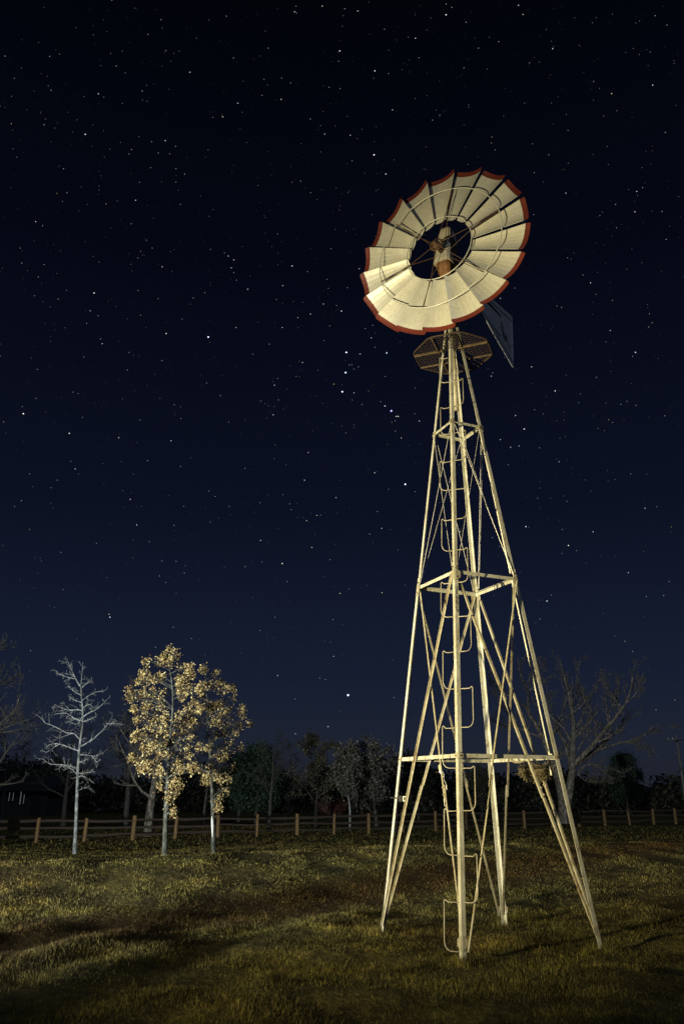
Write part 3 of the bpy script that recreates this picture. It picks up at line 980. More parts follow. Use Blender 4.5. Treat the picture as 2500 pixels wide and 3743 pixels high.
# ------------------------------------------------------------------ small things on the tower
lp = legp('L', Z2 - .03) + (legp('N', .10) - legp('L', Z2 - .03)) * .585
lamp_c = at(1607, 2815, 8.30)
lampo = empty('string_lamp', tuple(lamp_c), 'small lit lamp with a dangling cord tied to a rusty brace', 'lamp')
def bulb(c, r, h):
    mb = MB()
    prof = [(.35, -.5), (.8, -.35), (1, 0), (.85, .35), (.45, .5)]
    mb.tube([c + np.array([0, 0, q * h]) for _, q in prof], [p * r for p, _ in prof], 8)
    return mb
LC = lamp_c.copy()
link('bulb', bulb(LC + np.array([0, 0, .028]), .014, .055).mesh('bulb', True, LC), lampo, M['bulby'])
link('bulb', bulb(LC + np.array([.004, -.006, -.012]), .013, .03).mesh('bulb', True, LC), lampo, M['bulb'])
link('bulb', bulb(LC + np.array([.018, -.004, -.026]), .016, .03).mesh('bulb', True, LC), lampo, M['bulb'])
mb = MB()
mb.tube([LC + np.array([-.04, .0, -.02]), LC + np.array([-.01, .012, -.022]), LC + np.array([.02, .006, -.02])], .006, 5)
link('clip', mb.mesh('clip', False, LC), lampo, M['darkrust'])
cord = [at(x, y, 8.3) for x, y in ((1609, 2822), (1622, 2826), (1621, 2848), (1631, 2868), (1632, 2885), (1624, 2905), (1623, 2930), (1625, 2945), (1640, 2962))]
mb = MB()
mb.tube(cord, .003, 5)
link('cord', mb.mesh('cord', False, LC), lampo, M['wire'])

rl = random.Random(9)
gB0, gR0 = legp('B', Z1 - .055), legp('R', Z1 - .055)
def nest():
    c = gB0 + (gR0 - gB0) * .70 + np.array([-.03, -.02, -.085])
    o = empty('bird_nest', tuple(c), 'shaggy straw nest hanging under the low girt beside the right leg', 'nest')
    mb = MB()
    for i in range(420):
        a = rl.uniform(0, 6.283)
        rad = rl.uniform(.3, 1) ** .5
        z = rl.uniform(-1, 1)
        e = math.sqrt(max(0, 1 - (z if z < 0 else z * .6) ** 2))
        p = c + np.array([.19 * rad * e * math.cos(a), .13 * rad * e * math.sin(a), .075 * z])
        t = np.array([-math.sin(a), math.cos(a), rl.uniform(-.6, .4)]) + np.array([rl.gauss(0, .4) for _ in range(3)])
        t /= np.linalg.norm(t)
        L = rl.uniform(.03, .085)
        q = np.array([rl.gauss(0, 1) for _ in range(3)])
        q -= t * (q @ t)
        q /= np.linalg.norm(q)
        mb.tube([p - t * L, p + q * .008, p + t * L], .0022, 3, caps=False)
    link('straw', mb.mesh('straw', False, c), o, M['nest'])
    cup = MB()
    for k in range(6):
        f = k / 5
        cup.v += [tuple(c + np.array([.15 * math.sin(.3 + 1.27 * f) * math.cos(2 * math.pi * j / 12), .10 * math.sin(.3 + 1.27 * f) * math.sin(2 * math.pi * j / 12), -.055 + .09 * f])) for j in range(12)]
    for k in range(5):
        for j in range(12):
            l = (j + 1) % 12
            cup.f.append((k * 12 + j, k * 12 + l, (k + 1) * 12 + l, (k + 1) * 12 + j))
    cup.f.append(tuple(range(12))[::-1])
    cup.f.append(tuple(60 + j for j in range(12)))
    link('cup', cup.mesh('cup', True, c), o, M['nest'])
nest()
mb = MB()
rp = [at(x, y, 8.75) for x, y in ((1862, 2772), (1868, 2779), (1880, 2786), (1895, 2787), (1912, 2783), (1928, 2779), (1942, 2772))]
fine = []
for a, b in zip(rp[:-1], rp[1:]):
    for t in np.linspace(0, 1, 7)[:-1]:
        fine.append(a + (b - a) * t)
for s in (0, 1):
    pts = [p + np.array([0, .006 * math.cos(i * .9 + s * math.pi), .006 * math.sin(i * .9 + s * math.pi)]) for i, p in enumerate(fine)]
    mb.tube(pts, .008, 5)
rope = link('rope', mb.mesh('rope', True, rp[3]), None, M['rope'], tuple(rp[3]))
rope['label'] = 'twisted rope sagging below the low girt between two braces'
rope['category'] = 'rope'

bc = legp('L', 1.33) + np.array([.052, -.03, 0])
insu = empty('junction_box', tuple(bc), 'small square box clamped to the left leg of the windmill', 'box')
mb = MB()
mb.box(bc + np.array([.05, 0, .0]), (.019, 0, 0), (0, .012, 0), (0, 0, .026))
link('housing', mb.mesh('housing', False, bc), insu, M['whiterod'])
mb = MB()
mb.box(bc + np.array([.05, -.014, .002]), (.011, 0, 0), (0, .003, 0), (0, 0, .015))
link('face', mb.mesh('face', False, bc), insu, M['dark'])
mb = MB()
mb.tube([bc + np.array([-.105, .0, .012]), bc + np.array([-.01, -.012, .004]), bc + np.array([.035, -.002, 0])], .007, 5)
mb.box(bc + np.array([.004, -.004, 0]), (.014, 0, 0), (0, .014, 0), (0, 0, .030))
link('clamp', mb.mesh('clamp', False, bc), insu, M['dark'])

# ================================================================== trees
def resample(pts, P):
    pts = np.asarray(pts, float)
    s = np.concatenate([[0], np.cumsum(np.linalg.norm(np.diff(pts, axis=0), axis=1))])
    t = np.linspace(0, s[-1], P)
    return np.stack([np.interp(t, s, pts[:, i]) for i in range(3)], -1)

def smooth_line(pts, P):
    """Catmull-Rom through the points, then resample"""
    p = np.asarray(pts, float)
    if len(p) < 3:
        return resample(p, P)
    q = np.vstack([2 * p[0] - p[1], p, 2 * p[-1] - p[-2]])
    out = []
    for i in range(1, len(q) - 2):
        for t in np.linspace(0, 1, 6, endpoint=False):
            a, b, c, d = q[i - 1], q[i], q[i + 1], q[i + 2]
            out.append(.5 * (2 * b + (c - a) * t + (2 * a - 5 * b + 4 * c - d) * t * t + (3 * b - a - 3 * c + d) * t ** 3))
    out.append(p[-1])
    return resample(out, P)

def batch_tubes(P_, r_, sides):
    """P_ (n,P,3) centre lines, r_ (n,P) radii -> verts, quads"""
    n, P, _ = P_.shape
    T = np.gradient(P_, axis=1)
    T /= np.linalg.norm(T, axis=2, keepdims=True) + 1e-12
    m = P_[:, -1] - P_[:, 0]
    m /= np.linalg.norm(m, axis=1, keepdims=True) + 1e-12
    ref = np.where(np.abs(m[:, 2:3]) < .8, np.array([[0, 0, 1.0]]), np.array([[1.0, 0, 0]]))[:, None, :]
    A = np.cross(T, np.broadcast_to(ref, T.shape))
    A /= np.linalg.norm(A, axis=2, keepdims=True) + 1e-9
    B = np.cross(T, A)
    ang = 2 * np.pi * np.arange(sides) / sides
    V = P_[:, :, None, :] + r_[:, :, None, None] * (np.cos(ang)[:, None] * A[:, :, None, :] + np.sin(ang)[:, None] * B[:, :, None, :])
    base = (np.arange(n) * P * sides)[:, None, None]
    i = np.arange(P - 1)[None, :, None]
    k = np.arange(sides)[None, None, :]
    l = (k + 1) % sides
    Q = np.stack([base + i * sides + k, base + i * sides + l, base + (i + 1) * sides + l, base + (i + 1) * sides + k], -1)
    return V.reshape(-1, 3), Q.reshape(-1, 4)

def wood_mesh(name, groups, origin):
    vs, fs, off = [], [], 0
    for P_, r_, sides in groups:
        V, Q = batch_tubes(np.asarray(P_), np.asarray(r_), sides)
        vs.append(V)
        fs.append(Q + off)
        off += len(V)
    me = np_mesh(name, np.concatenate(vs) - np.asarray(origin), np.concatenate(fs))
    me.polygons.foreach_set('use_smooth', [True] * len(me.polygons))
    return me

def sprout(rg, parents, n, t0, ang, ratio, P, up, wander, rratio=.55, lmin=.05, flat=None, taper=.35, absl=None):
    """children of each parent (pts, radii)"""
    out = []
    for pts, rad in parents:
        seg = np.diff(pts, axis=0)
        L = np.linalg.norm(seg, axis=1).sum()
        k = n if isinstance(n, int) else max(1, int(rg.poisson(n * L)))
        for j in range(k):
            t = t0 + (1 - t0) * (j + rg.uniform(.1, .9)) / k
            x = t * (len(pts) - 1)
            i = min(int(x), len(pts) - 2)
            p = pts[i] + (pts[i + 1] - pts[i]) * (x - i)
            r = rad[i] + (rad[i + 1] - rad[i]) * (x - i)
            tg = seg[i] / (np.linalg.norm(seg[i]) + 1e-9)
            q = rg.normal(0, 1, 3)
            q -= tg * (q @ tg)
            q /= np.linalg.norm(q) + 1e-9
            a = math.radians(rg.normal(ang, 12))
            d = tg * math.cos(a) + q * math.sin(a)
            ln = max(lmin, (absl if absl else L) * ratio * (1 - .45 * t) * rg.uniform(.6, 1.3))
            line = [p]
            for s in range(P - 1):
                d = d + rg.normal(0, wander, 3) + np.array([0, 0, up])
                d /= np.linalg.norm(d)
                line.append(line[-1] + d * ln / (P - 1))
            rr = np.linspace(min(r * .8, r * rratio + .0008), max(.0012, r * rratio * taper), P)
            out.append((np.array(line), rr))
    return out

def stack(br, sides):
    return (np.stack([b[0] for b in br]), np.stack([b[1] for b in br]), sides)

def leaf_mesh(name, pts, rg, size, origin, droop=.5, fold=.25, wide=.36):
    n = len(pts)
    s = size * rg.uniform(.55, 1.35, n)
    d = rg.normal(0, 1, (n, 3))
    d[:, 2] -= droop
    d /= np.linalg.norm(d, axis=1, keepdims=True)
    u = rg.normal(0, 1, (n, 3))
    u -= d * (u * d).sum(1, keepdims=True)
    u /= np.linalg.norm(u, axis=1, keepdims=True)
    w = np.cross(d, u)
    o = pts - np.asarray(origin)
    S = s[:, None]
    a = o
    b = o + d * S * .5 + u * S * wide + w * S * fold * .5
    c = o + d * S + w * S * .1
    e = o + d * S * .5 - u * S * wide + w * S * fold * .5
    m = o + d * S * .55 - w * S * .02
    V = np.stack([a, b, c, e, m], 1).reshape(-1, 3)
    k = (np.arange(n) * 5)[:, None]
    T = np.concatenate([k + [0, 1, 4], k + [1, 2, 4], k + [2, 3, 4], k + [3, 0, 4]], 0)
    return np_mesh(name, V, T)

def px_tree(rg, polys, Y0, base, spread=.55):
    """lines drawn as pixels on the plane Y0, each limb given its own depth; first one is the trunk"""
    seen = []
    out = []
    for poly, r0, r1, P in polys:
        q0 = np.array(poly[0], float)
        if not seen:
            dy0, slope = 0.0, 0.0
        else:
            arr = np.array([(a, b) for a, b, _ in seen])
            i = int(np.argmin(((arr - q0) ** 2).sum(1)))
            dy0 = seen[i][2]
            slope = rg.uniform(-spread, spread)
        pts, run, last = [], 0.0, None
        for (x, y) in poly:
            p = at(x, y, Y0)
            if last is not None:
                run += np.linalg.norm(p - last)
            last = p
            dy = dy0 + slope * run
            pts.append(at(x, y, Y0 + dy))
        line = smooth_line(pts, P)
        dense = np.linspace(0, len(poly) - 1, 40)
        for t in dense:
            i = min(int(t), len(poly) - 2)
            f = t - i
            x = poly[i][0] + (poly[i + 1][0] - poly[i][0]) * f
            y = poly[i][1] + (poly[i + 1][1] - poly[i][1]) * f
            seen.append((x, y, dy0 + slope * run * t / (len(poly) - 1)))
        out.append((line, np.linspace(r0, r1, P)))
    return out

def crop(ox, oy, s):
    return lambda l: [(ox + x * s, oy + y * s) for x, y in l]

# --- slender bare tree, cool in the lamp light
def slender_tree():
    rg = np.random.default_rng(21)
    base = None
    Y0 = 28.0
    c = crop(0, 2350, .34065)
    T = [(808, 2240), (818, 1980), (828, 1720), (843, 1320), (864, 1060), (890, 900), (893, 750), (880, 600), (872, 480), (880, 390), (895, 205)]
    LIMBS = [[(868, 470), (820, 390), (770, 285), (735, 205), (685, 215)], [(818, 388), (720, 365), (620, 320), (590, 290)], [(875, 490), (930, 440), (995, 408)],
             [(884, 620), (950, 570), (1040, 525), (1120, 520)], [(893, 800), (950, 755), (1040, 715), (1120, 640), (1160, 600)], [(888, 725), (820, 715), (760, 725), (660, 695), (590, 655)],
             [(892, 840), (800, 810), (725, 755), (620, 760), (565, 775)], [(893, 850), (940, 830), (990, 815), (1040, 780)],
             [(864, 1040), (800, 970), (720, 965), (600, 900), (470, 850), (430, 790), (370, 755)], [(864, 1115), (960, 1060), (1050, 990), (1130, 910), (1190, 825), (1215, 775)],
             [(1150, 868), (1230, 868), (1310, 872)], [(855, 1160), (740, 1120), (640, 1085), (560, 1140), (485, 1185)], [(640, 1085), (580, 1080), (500, 1105)],
             [(852, 1200), (960, 1205), (1030, 1215), (1130, 1165)], [(990, 1212), (1060, 1300)], [(843, 1345), (740, 1320), (640, 1305), (540, 1300), (460, 1240)],
             [(840, 1400), (920, 1395), (1030, 1380)], [(838, 1420), (760, 1345), (650, 1320)], [(832, 1590), (930, 1550), (1000, 1575)], [(845, 1280), (900, 1270), (960, 1230)],
             [(872, 560), (800, 520), (730, 460)], [(880, 640), (800, 610), (740, 575)], [(888, 700), (960, 660), (1000, 690)], [(835, 1440), (900, 1430), (990, 1490)], [(893, 780), (840, 870), (780, 860), (740, 830)]]
    polys = [(c(T), .074, .010, 16)] + [(c(l), .026 if len(l) > 4 else .019, .0045, 8) for l in LIMBS]
    br = px_tree(rg, polys, Y0, base)
    br[0][0][0][2] = float(height(br[0][0][0][0], br[0][0][0][1])) - .08
    o = empty('bare_tree', tuple(br[0][0][0]), 'slender leafless pale grey young tree standing left of the golden trees', 'tree')
    org = br[0][0][0]
    tr = br[0]
    tr[1][:] = np.interp(np.linspace(0, 1, 16), [0, .06, .35, .6, 1], [.078, .060, .052, .040, .008])
    link('trunk', wood_mesh('trunk', [stack([tr], 9)], org), o, M['bark_slender'])
    limbs = br[1:]
    tw = sprout(rg, limbs, 9, .12, 50, .30, 6, .03, .28, .45, .14)
    tw += sprout(rg, [tr], 22, .30, 62, .055, 6, .05, .25, .10, .25)
    tw2 = sprout(rg, tw, 4, .2, 48, .50, 5, .03, .28, .6, .06)
    for b in tw + tw2:
        np.maximum(b[1], .0034, out=b[1])
    link('branches', wood_mesh('branches', [stack(limbs, 6), stack(tw, 4), stack(tw2, 3)], org), o, M['bark_pale'])
slender_tree()

# --- the two golden-leaved trees
def golden(seed, trunk, tips, base_px, label, nleaf, r_base, extra, scar=None):
    rg = np.random.default_rng(seed)
    Y0 = base_px
    br = px_tree(rg, [(trunk, r_base, .012, 16)], Y0, None)
    tr = br[0]
    tr[0][0][2] = float(height(tr[0][0][0], tr[0][0][1])) - .08
    tr[1][:] = np.interp(np.linspace(0, 1, 16), [0, .05, .3, .65, 1], [r_base * 1.25, r_base, r_base * .85, r_base * .5, .010])
    org = tr[0][0].copy()
    limbs = []
    H = tr[0][-1][2]
    def attach(tip, reach):
        # leave the trunk lower than the tip and curve outwards
        zt = tip[2] - reach * rg.uniform(.25, .55)
        zt = np.clip(zt, tr[0][0][2] + 1.05, H - .15)
        i = np.interp(zt, tr[0][:, 2], np.arange(16))
        k = int(min(i, 14))
        p = tr[0][k] + (tr[0][k + 1] - tr[0][k]) * (i - k)
        return p, np.interp(i, np.arange(16), tr[1])
    for (x, y) in tips:
        x, y = x + rg.uniform(-16, 16), y + rg.uniform(-14, 14)
        tip = at(x, y, Y0)
        reach = abs(tip[0] - np.interp(tip[2], tr[0][:, 2], tr[0][:, 0])) + .05
        tip = at(x, y, Y0 + rg.uniform(-.55, .55) * reach)
        p, r = attach(tip, reach)
        mid = p + (tip - p) * .5 + np.array([0, 0, .10 * reach]) + rg.normal(0, .05, 3)
        limbs.append((smooth_line([p, mid, tip], 8), np.linspace(r * .42 + .004, .005, 8)))
    zlo, zhi = tr[0][0][2] + 1.3, H - .1
    for i in range(extra):                          # limbs towards and away from the viewer
        z = zlo + (zhi - zlo) * (i + rg.random()) / extra
        k = np.interp(z, tr[0][:, 2], np.arange(16))
        j = int(min(k, 14))
        p = tr[0][j] + (tr[0][j + 1] - tr[0][j]) * (k - j)
        f = (z - zlo) / (zhi - zlo)
        L = (1.25 * math.sin(math.pi * min(1, .22 + .70 * f)) + .15) * rg.uniform(.55, 1.0)
        a = (1 if i % 2 else -1) * rg.uniform(.9, 2.25)
        d = np.array([math.cos(a) * .75, math.sin(a), .55])
        tip = p + d / np.linalg.norm(d) * L
        mid = (p + tip) / 2 + rg.normal(0, .06, 3)
        r = np.interp(k, np.arange(16), tr[1])
        limbs.append((smooth_line([p, mid, tip], 8), np.linspace(r * .4 + .003, .005, 8)))
    tw = sprout(rg, limbs, 8, .30, 46, .23, 5, .03, .22, .55, .14)
    tw2 = sprout(rg, tw, 4, .25, 48, .55, 4, .0, .25, .7, .09)
    for b in tw + tw2:
        np.maximum(b[1], .0040, out=b[1])
    o = empty('golden_tree', tuple(org), label, 'tree', 'young trees holding golden leaves')
    link('trunk', wood_mesh('trunk', [stack([tr], 10)], org), o, M['bark_gold'])
    link('branches', wood_mesh('branches', [stack(limbs, 6), stack(tw, 4), stack(tw2, 3)], org), o, M['bark_gold'])
    # leaves hang in sprays round the twig ends; whole limbs differ in how many they kept
    keep = rg.random(len(limbs)) ** 1.3 + .10
    if scar:                                        # strip of bare wood where the bark is gone
        pts = [at(x, y, Y0) for x, y in scar]
        side = np.array([-.45, -.89, 0])
        cl = []
        for p in pts:
            i = np.interp(p[2], tr[0][:, 2], np.arange(16))
            q = np.array([np.interp(i, np.arange(16), tr[0][:, a]) for a in range(3)])
            r = np.interp(i, np.arange(16), tr[1])
            cl.append(q + side * r * .62)
        rr = np.interp(np.linspace(0, 1, 8), [0, .25, .6, 1], [.010, .038, .036, .012])
        link('bark_scar', wood_mesh('bark_scar', [stack([(smooth_line(cl, 8), rr)], 8)], org), o, M['scar'])
    ends, wgt = [], []
    for i, b in enumerate(tw):
        k = keep[i // 8]
        if rg.random() < .38:
            k *= .04
        for q, f in ((b[0][-1], 1.0), (b[0][3], .6), (b[0][2], .25)):
            ends.append(q)
            wgt.append(k * f * rg.uniform(.4, 1.4))
    for i, b in enumerate(limbs):
        ends.append(b[0][-1])
        wgt.append(3.2 * keep[i] + 1.6)
    ends, wgt = np.array(ends), np.array(wgt)
    pick = rg.choice(len(ends), nleaf, p=wgt / wgt.sum())
    pts = ends[pick] + rg.normal(0, .054, (nleaf, 3)) * np.array([1, 1, 1.1])
    link('crown', leaf_mesh('crown', pts, rg, .070, org, .5, .3, .25), o, M['leaf_gold'])

gc = crop(440, 2380, .31888)
golden(31, [(603, 3132), (606, 2990), (612, 2880), (618, 2760), (625, 2680), (632, 2600), (632, 2520), (622, 2450), (612, 2400)],
       gc([(515, 20), (690, 10), (300, 150), (262, 250), (440, 290), (105, 440), (215, 385), (125, 560), (150, 660), (190, 800), (110, 1000), (150, 960), (175, 1210), (290, 1120),
           (850, 150), (760, 170), (830, 240), (880, 420), (900, 640), (760, 420), (800, 760), (860, 950), (740, 1100), (420, 1240), (250, 520), (300, 640), (560, 60), (700, 900), (330, 900)]) +
       [(525, 2800), (560, 2815), (505, 2815), (640, 2860), (665, 2850), (630, 2900), (690, 2810), (590, 2870), (620, 2960), (700, 2760), (655, 2790)],
       22.5, 'fuller taller tree with dry golden leaves and lichened trunk in front of the fence', 8600, .066, 9)
golden(37, [(782, 3093), (778, 2980), (775, 2880), (768, 2760), (760, 2660), (757, 2560), (752, 2480), (748, 2440)],
       gc([(940, 210), (1000, 240), (1090, 280), (1190, 400), (1110, 390), (1320, 530), (1270, 450), (1380, 640), (1490, 870), (1420, 730), (1400, 860), (1330, 960), (1370, 1150), (1240, 1000),
           (1200, 1190), (1010, 380), (900, 400), (1270, 700), (1190, 650), (1130, 800), (900, 560), (1080, 580), (1180, 930), (1050, 1080), (920, 1100), (1000, 700)]) +
       [(850, 2800), (800, 2770), (835, 2770), (700, 2800), (720, 2790), (840, 2845), (820, 2880), (795, 2920), (790, 2960), (745, 2850), (815, 2830), (770, 2830), (760, 2800)],
       26.0, 'slimmer golden leaved tree with a pale scar on its trunk, right of its fuller neighbour', 4900, .058, 6, [(780, 2975), (781, 3010), (782, 3040), (783, 3075)])

# --- generic bare tree used for the darker background
def bare(seed, H, r0, fork, nl, spread, P2=6, dense=1.0, leaves=0, lsize=.10, lmat=None, droop=.4):
    rg = np.random.default_rng(seed)
    tr_pts = [np.zeros(3) + np.array([0, 0, -.3])]
    d = np.array([rg.normal(0, .05), rg.normal(0, .05), 1.0])
    for i in range(6):
        d = d + rg.normal(0, .06, 3)
        d[2] = abs(d[2]) + .3
        d /= np.linalg.norm(d)
        tr_pts.append(tr_pts[-1] + d * (H * .8) / 6)
    tr = (smooth_line(tr_pts, 10), np.interp(np.linspace(0, 1, 10), [0, .1, fork, 1], [r0 * 1.3, r0, r0 * .8, r0 * .12]))
    limbs = []
    for i in range(nl):
        t = fork + (1 - fork) * (i + rg.random() * .8) / nl
        k = t * 9
        j = int(min(k, 8))
        p = tr[0][j] + (tr[0][j + 1] - tr[0][j]) * (k - j)
        a = i * 2.4 + rg.uniform(-.5, .5)
        L = H * spread * (1.15 - .75 * t) * rg.uniform(.7, 1.2)
        e = rg.uniform(.35, 1.0)
        dd = np.array([math.cos(a), math.sin(a), e])
        dd /= np.linalg.norm(dd)
        line = [p]
        for s in range(6):
            dd = dd + rg.normal(0, .16, 3) + np.array([0, 0, .10])
            dd /= np.linalg.norm(dd)
            line.append(line[-1] + dd * L / 6)
        limbs.append((np.array(line), np.linspace(r0 * .42 * (1.2 - t), r0 * .07, 7)))
    l2 = sprout(rg, limbs, int(7 * dense), .18, 42, .48, 5, .09, .2, .6, .2)
    l3 = sprout(rg, l2, int(P2 * dense), .15, 40, .5, 4, .08, .22, .6, .12)
    l4 = sprout(rg, l3, 3, .2, 38, .6, 3, .08, .25, .7, .1)
    rmin = H * .0009
    for b in l2 + l3 + l4:
        np.maximum(b[1], rmin, out=b[1])
    tm = wood_mesh('trunk', [stack([tr], 8)], (0, 0, 0))
    cm = wood_mesh('branches', [stack(limbs, 5), stack(l2, 4), stack(l3, 3), stack(l4, 3)], (0, 0, 0))
    lm = None
    if leaves:
        ends = np.array([b[0][-1] for b in l4] + [b[0][-1] for b in l3] + [b[0][1] for b in l4])
        w = rg.random(len(ends)) ** 1.5 + .05
        pts = ends[rg.choice(len(ends), leaves, p=w / w.sum())] + rg.normal(0, .16, (leaves, 3))
        lm = leaf_mesh('leaves', pts, rg, lsize, (0, 0, 0), droop)
    return tm, cm, lm

PROTO = {}
PROTO['wide'] = bare(51, 10.0, .26, .25, 11, .55)
PROTO['tall'] = bare(52, 10.0, .20, .35, 12, .40)
PROTO['thin'] = bare(53, 8.0, .10, .30, 12, .30, 5)
PROTO['olive'] = bare(54, 8.0, .16, .22, 13, .40, 5, leaves=6000, lsize=.16)
PROTO['pale'] = bare(55, 7.0, .085, .34, 13, .32, 5, leaves=5200, lsize=.17)
PROTO['olive2'] = bare(56, 7.5, .15, .20, 14, .46, 5, leaves=4200, lsize=.16)

def plant(proto, px, base_y, top_y, label, bark='bark_dark', lmat=None, rot=0.0, Y=None, name='bare_tree', widen=1.0, group='bare trees beyond the fence'):
    """stand a tree where its foot meets the ground under that pixel, scaled to reach its top"""
    if Y is None:
        b = ground_hit(px, base_y)
    else:
        b = at(px, base_y, Y)
        b[2] = float(height(b[0], b[1]))
    top = at(px, top_y, b[1])
    tm, cm, lm = PROTO[proto]
    zmax = max(v.co.z for v in cm.vertices)
    s = (top[2] - b[2]) / zmax
    o = empty(name, tuple(b), label, 'tree', group)
    o.scale = (s * widen, s * widen, s)
    o.rotation_euler = (0, 0, rot)
    for nm, me, mt in (('trunk', tm, bark), ('branches', cm, bark), ('crown', lm, lmat)):
        if me is None:
            continue
        q = link(nm, me, o)
        if not me.materials:
            me.materials.append(M[mt])
        q.material_slots[0].link = 'OBJECT'
        q.material_slots[0].material = M[mt]
    return o

plant('wide', -150, 3080, 2330, 'big leafless tree whose twigs reach in at the left edge', 'bark_dark', rot=.4, Y=36, widen=1.05)
plant('tall', 5, 2995, 2660, 'dim leafless tree low at the left edge behind the fence', rot=2.0, Y=62, widen=1.3)
plant('wide', 235, 3000, 2640, 'dark leafless tree right behind the slender pale tree', rot=1.2, Y=58)
plant('tall', 463, 2992, 2560, 'forked dark leafless tree left of the thick grey trunk', rot=.9, Y=60, widen=1.1)
plant('wide', 541, 3060, 2440, 'large dark leafless tree with thick grey trunk behind the golden trees', rot=2.9, Y=49, bark='bark_big')
plant('thin', 742, 2995, 2640, 'thin grey leafless tree seen between the two golden trunks', rot=.2, Y=60)
plant('tall', 985, 3000, 2655, 'leafless tree with dark open crown left of the olive tree', rot=4.1, Y=60, widen=.9)
plant('thin', 1048, 2995, 2690, 'small leafless tree touching the olive tree on its left', rot=1.1, Y=66, widen=1.2)
plant('olive', 1155, 3005, 2678, 'tall dull olive leafy tree behind the middle of the fence', lmat='leaf_olive', rot=.6, Y=60, name='leafy_tree', group='leafy trees beyond the fence')
plant('pale', 1277, 2985, 2715, 'small tree with pale thin trunk and whitish leaves behind the fence', bark='bark_pale', lmat='leaf_pale', rot=1.5, Y=56, name='leafy_tree', group='leafy trees beyond the fence')
plant('olive2', 1378, 2990, 2690, 'rounded tree with pale brown leaves just left of the windmill', lmat='leaf_pale', rot=2.2, Y=58, name='leafy_tree', group='leafy trees beyond the fence')
plant('olive', 1530, 2985, 2760, 'dark leafy tree seen through the left face of the windmill', lmat='leaf_wood', rot=3.0, Y=74, name='leafy_tree', group='leafy trees beyond the fence')
plant('olive2', 1760, 2985, 2790, 'dark leafy tree seen behind the far leg of the windmill', lmat='leaf_olive', rot=4.0, Y=78, name='leafy_tree', widen=1.2, group='leafy trees beyond the fence')

# --- dark cedar
def cedar(px, base_y, top_y, Y, label, wid):
    rg = np.random.default_rng(61 + int(px))
    b = at(px, base_y, Y)
    b[2] = float(height(b[0], b[1]))
    Hh = at(px, top_y, Y)[2] - b[2]
    o = empty('cedar_tree', tuple(b), label, 'tree')
    tr = (smooth_line([(0, 0, -.2), (.05, 0, Hh * .5), (0, 0.05, Hh * .95)], 8), np.linspace(.16, .02, 8))
    link('trunk', wood_mesh('trunk', [stack([tr], 7)], (0, 0, 0)), o, M['bark_dark'])
    n = 9000
    ncl = 150
    zc = rg.uniform(.16, 1, ncl) ** .8
    ac = rg.uniform(0, 6.283, ncl)
    rc = wid * (np.sin(np.pi * (1 - zc * .93)) ** .6) * rg.uniform(.45, 1.1, ncl)
    C = np.stack([rc * np.cos(ac), rc * np.sin(ac), zc * Hh], -1)
    k = rg.integers(0, ncl, n)
    pts = C[k] + rg.normal(0, .26, (n, 3))
    link('crown', leaf_mesh('crown', pts, rg, .17, (0, 0, 0), -.2), o, M['leaf_green'])
cedar(935, 3000, 2735, 64, 'dense dark green cedar right of the golden trees', 1.9)
cedar(872, 3000, 2760, 70, 'dark cedar half hidden by the slimmer golden tree', 1.8)
cedar(2298, 2995, 2762, 88, 'dark pointed cedar rising above the brush at the right', 1.6)

# --- red shrub
def shrub():
    rg = np.random.default_rng(70)
    b = ground_hit(1212, 3012)
    o = empty('red_shrub', tuple(b), 'dark red shrub behind the fence below the olive tree', 'shrub')
    st = []
    for i in range(14):
        a = rg.uniform(0, 6.28)
        st.append((smooth_line([(0, 0, 0), (.3 * math.cos(a), .3 * math.sin(a), .8), (.85 * math.cos(a), .85 * math.sin(a), 1.5 + rg.uniform(-.3, .5))], 6), np.linspace(.03, .008, 6)))
    tw = sprout(rg, st, 8, .3, 40, .4, 4, .05, .2, .6, .1)
    link('stems', wood_mesh('stems', [stack(st, 5), stack(tw, 3)], (0, 0, 0)), o, M['bark_dark'])
    e = np.array([t[0][-1] for t in tw] + [t[0][2] for t in tw])
    pts = e[rg.integers(0, len(e), 2600)] + rg.normal(0, .13, (2600, 3))
    link('crown', leaf_mesh('crown', pts, rg, .10, (0, 0, 0)), o, M['leaf_red'])
shrub()

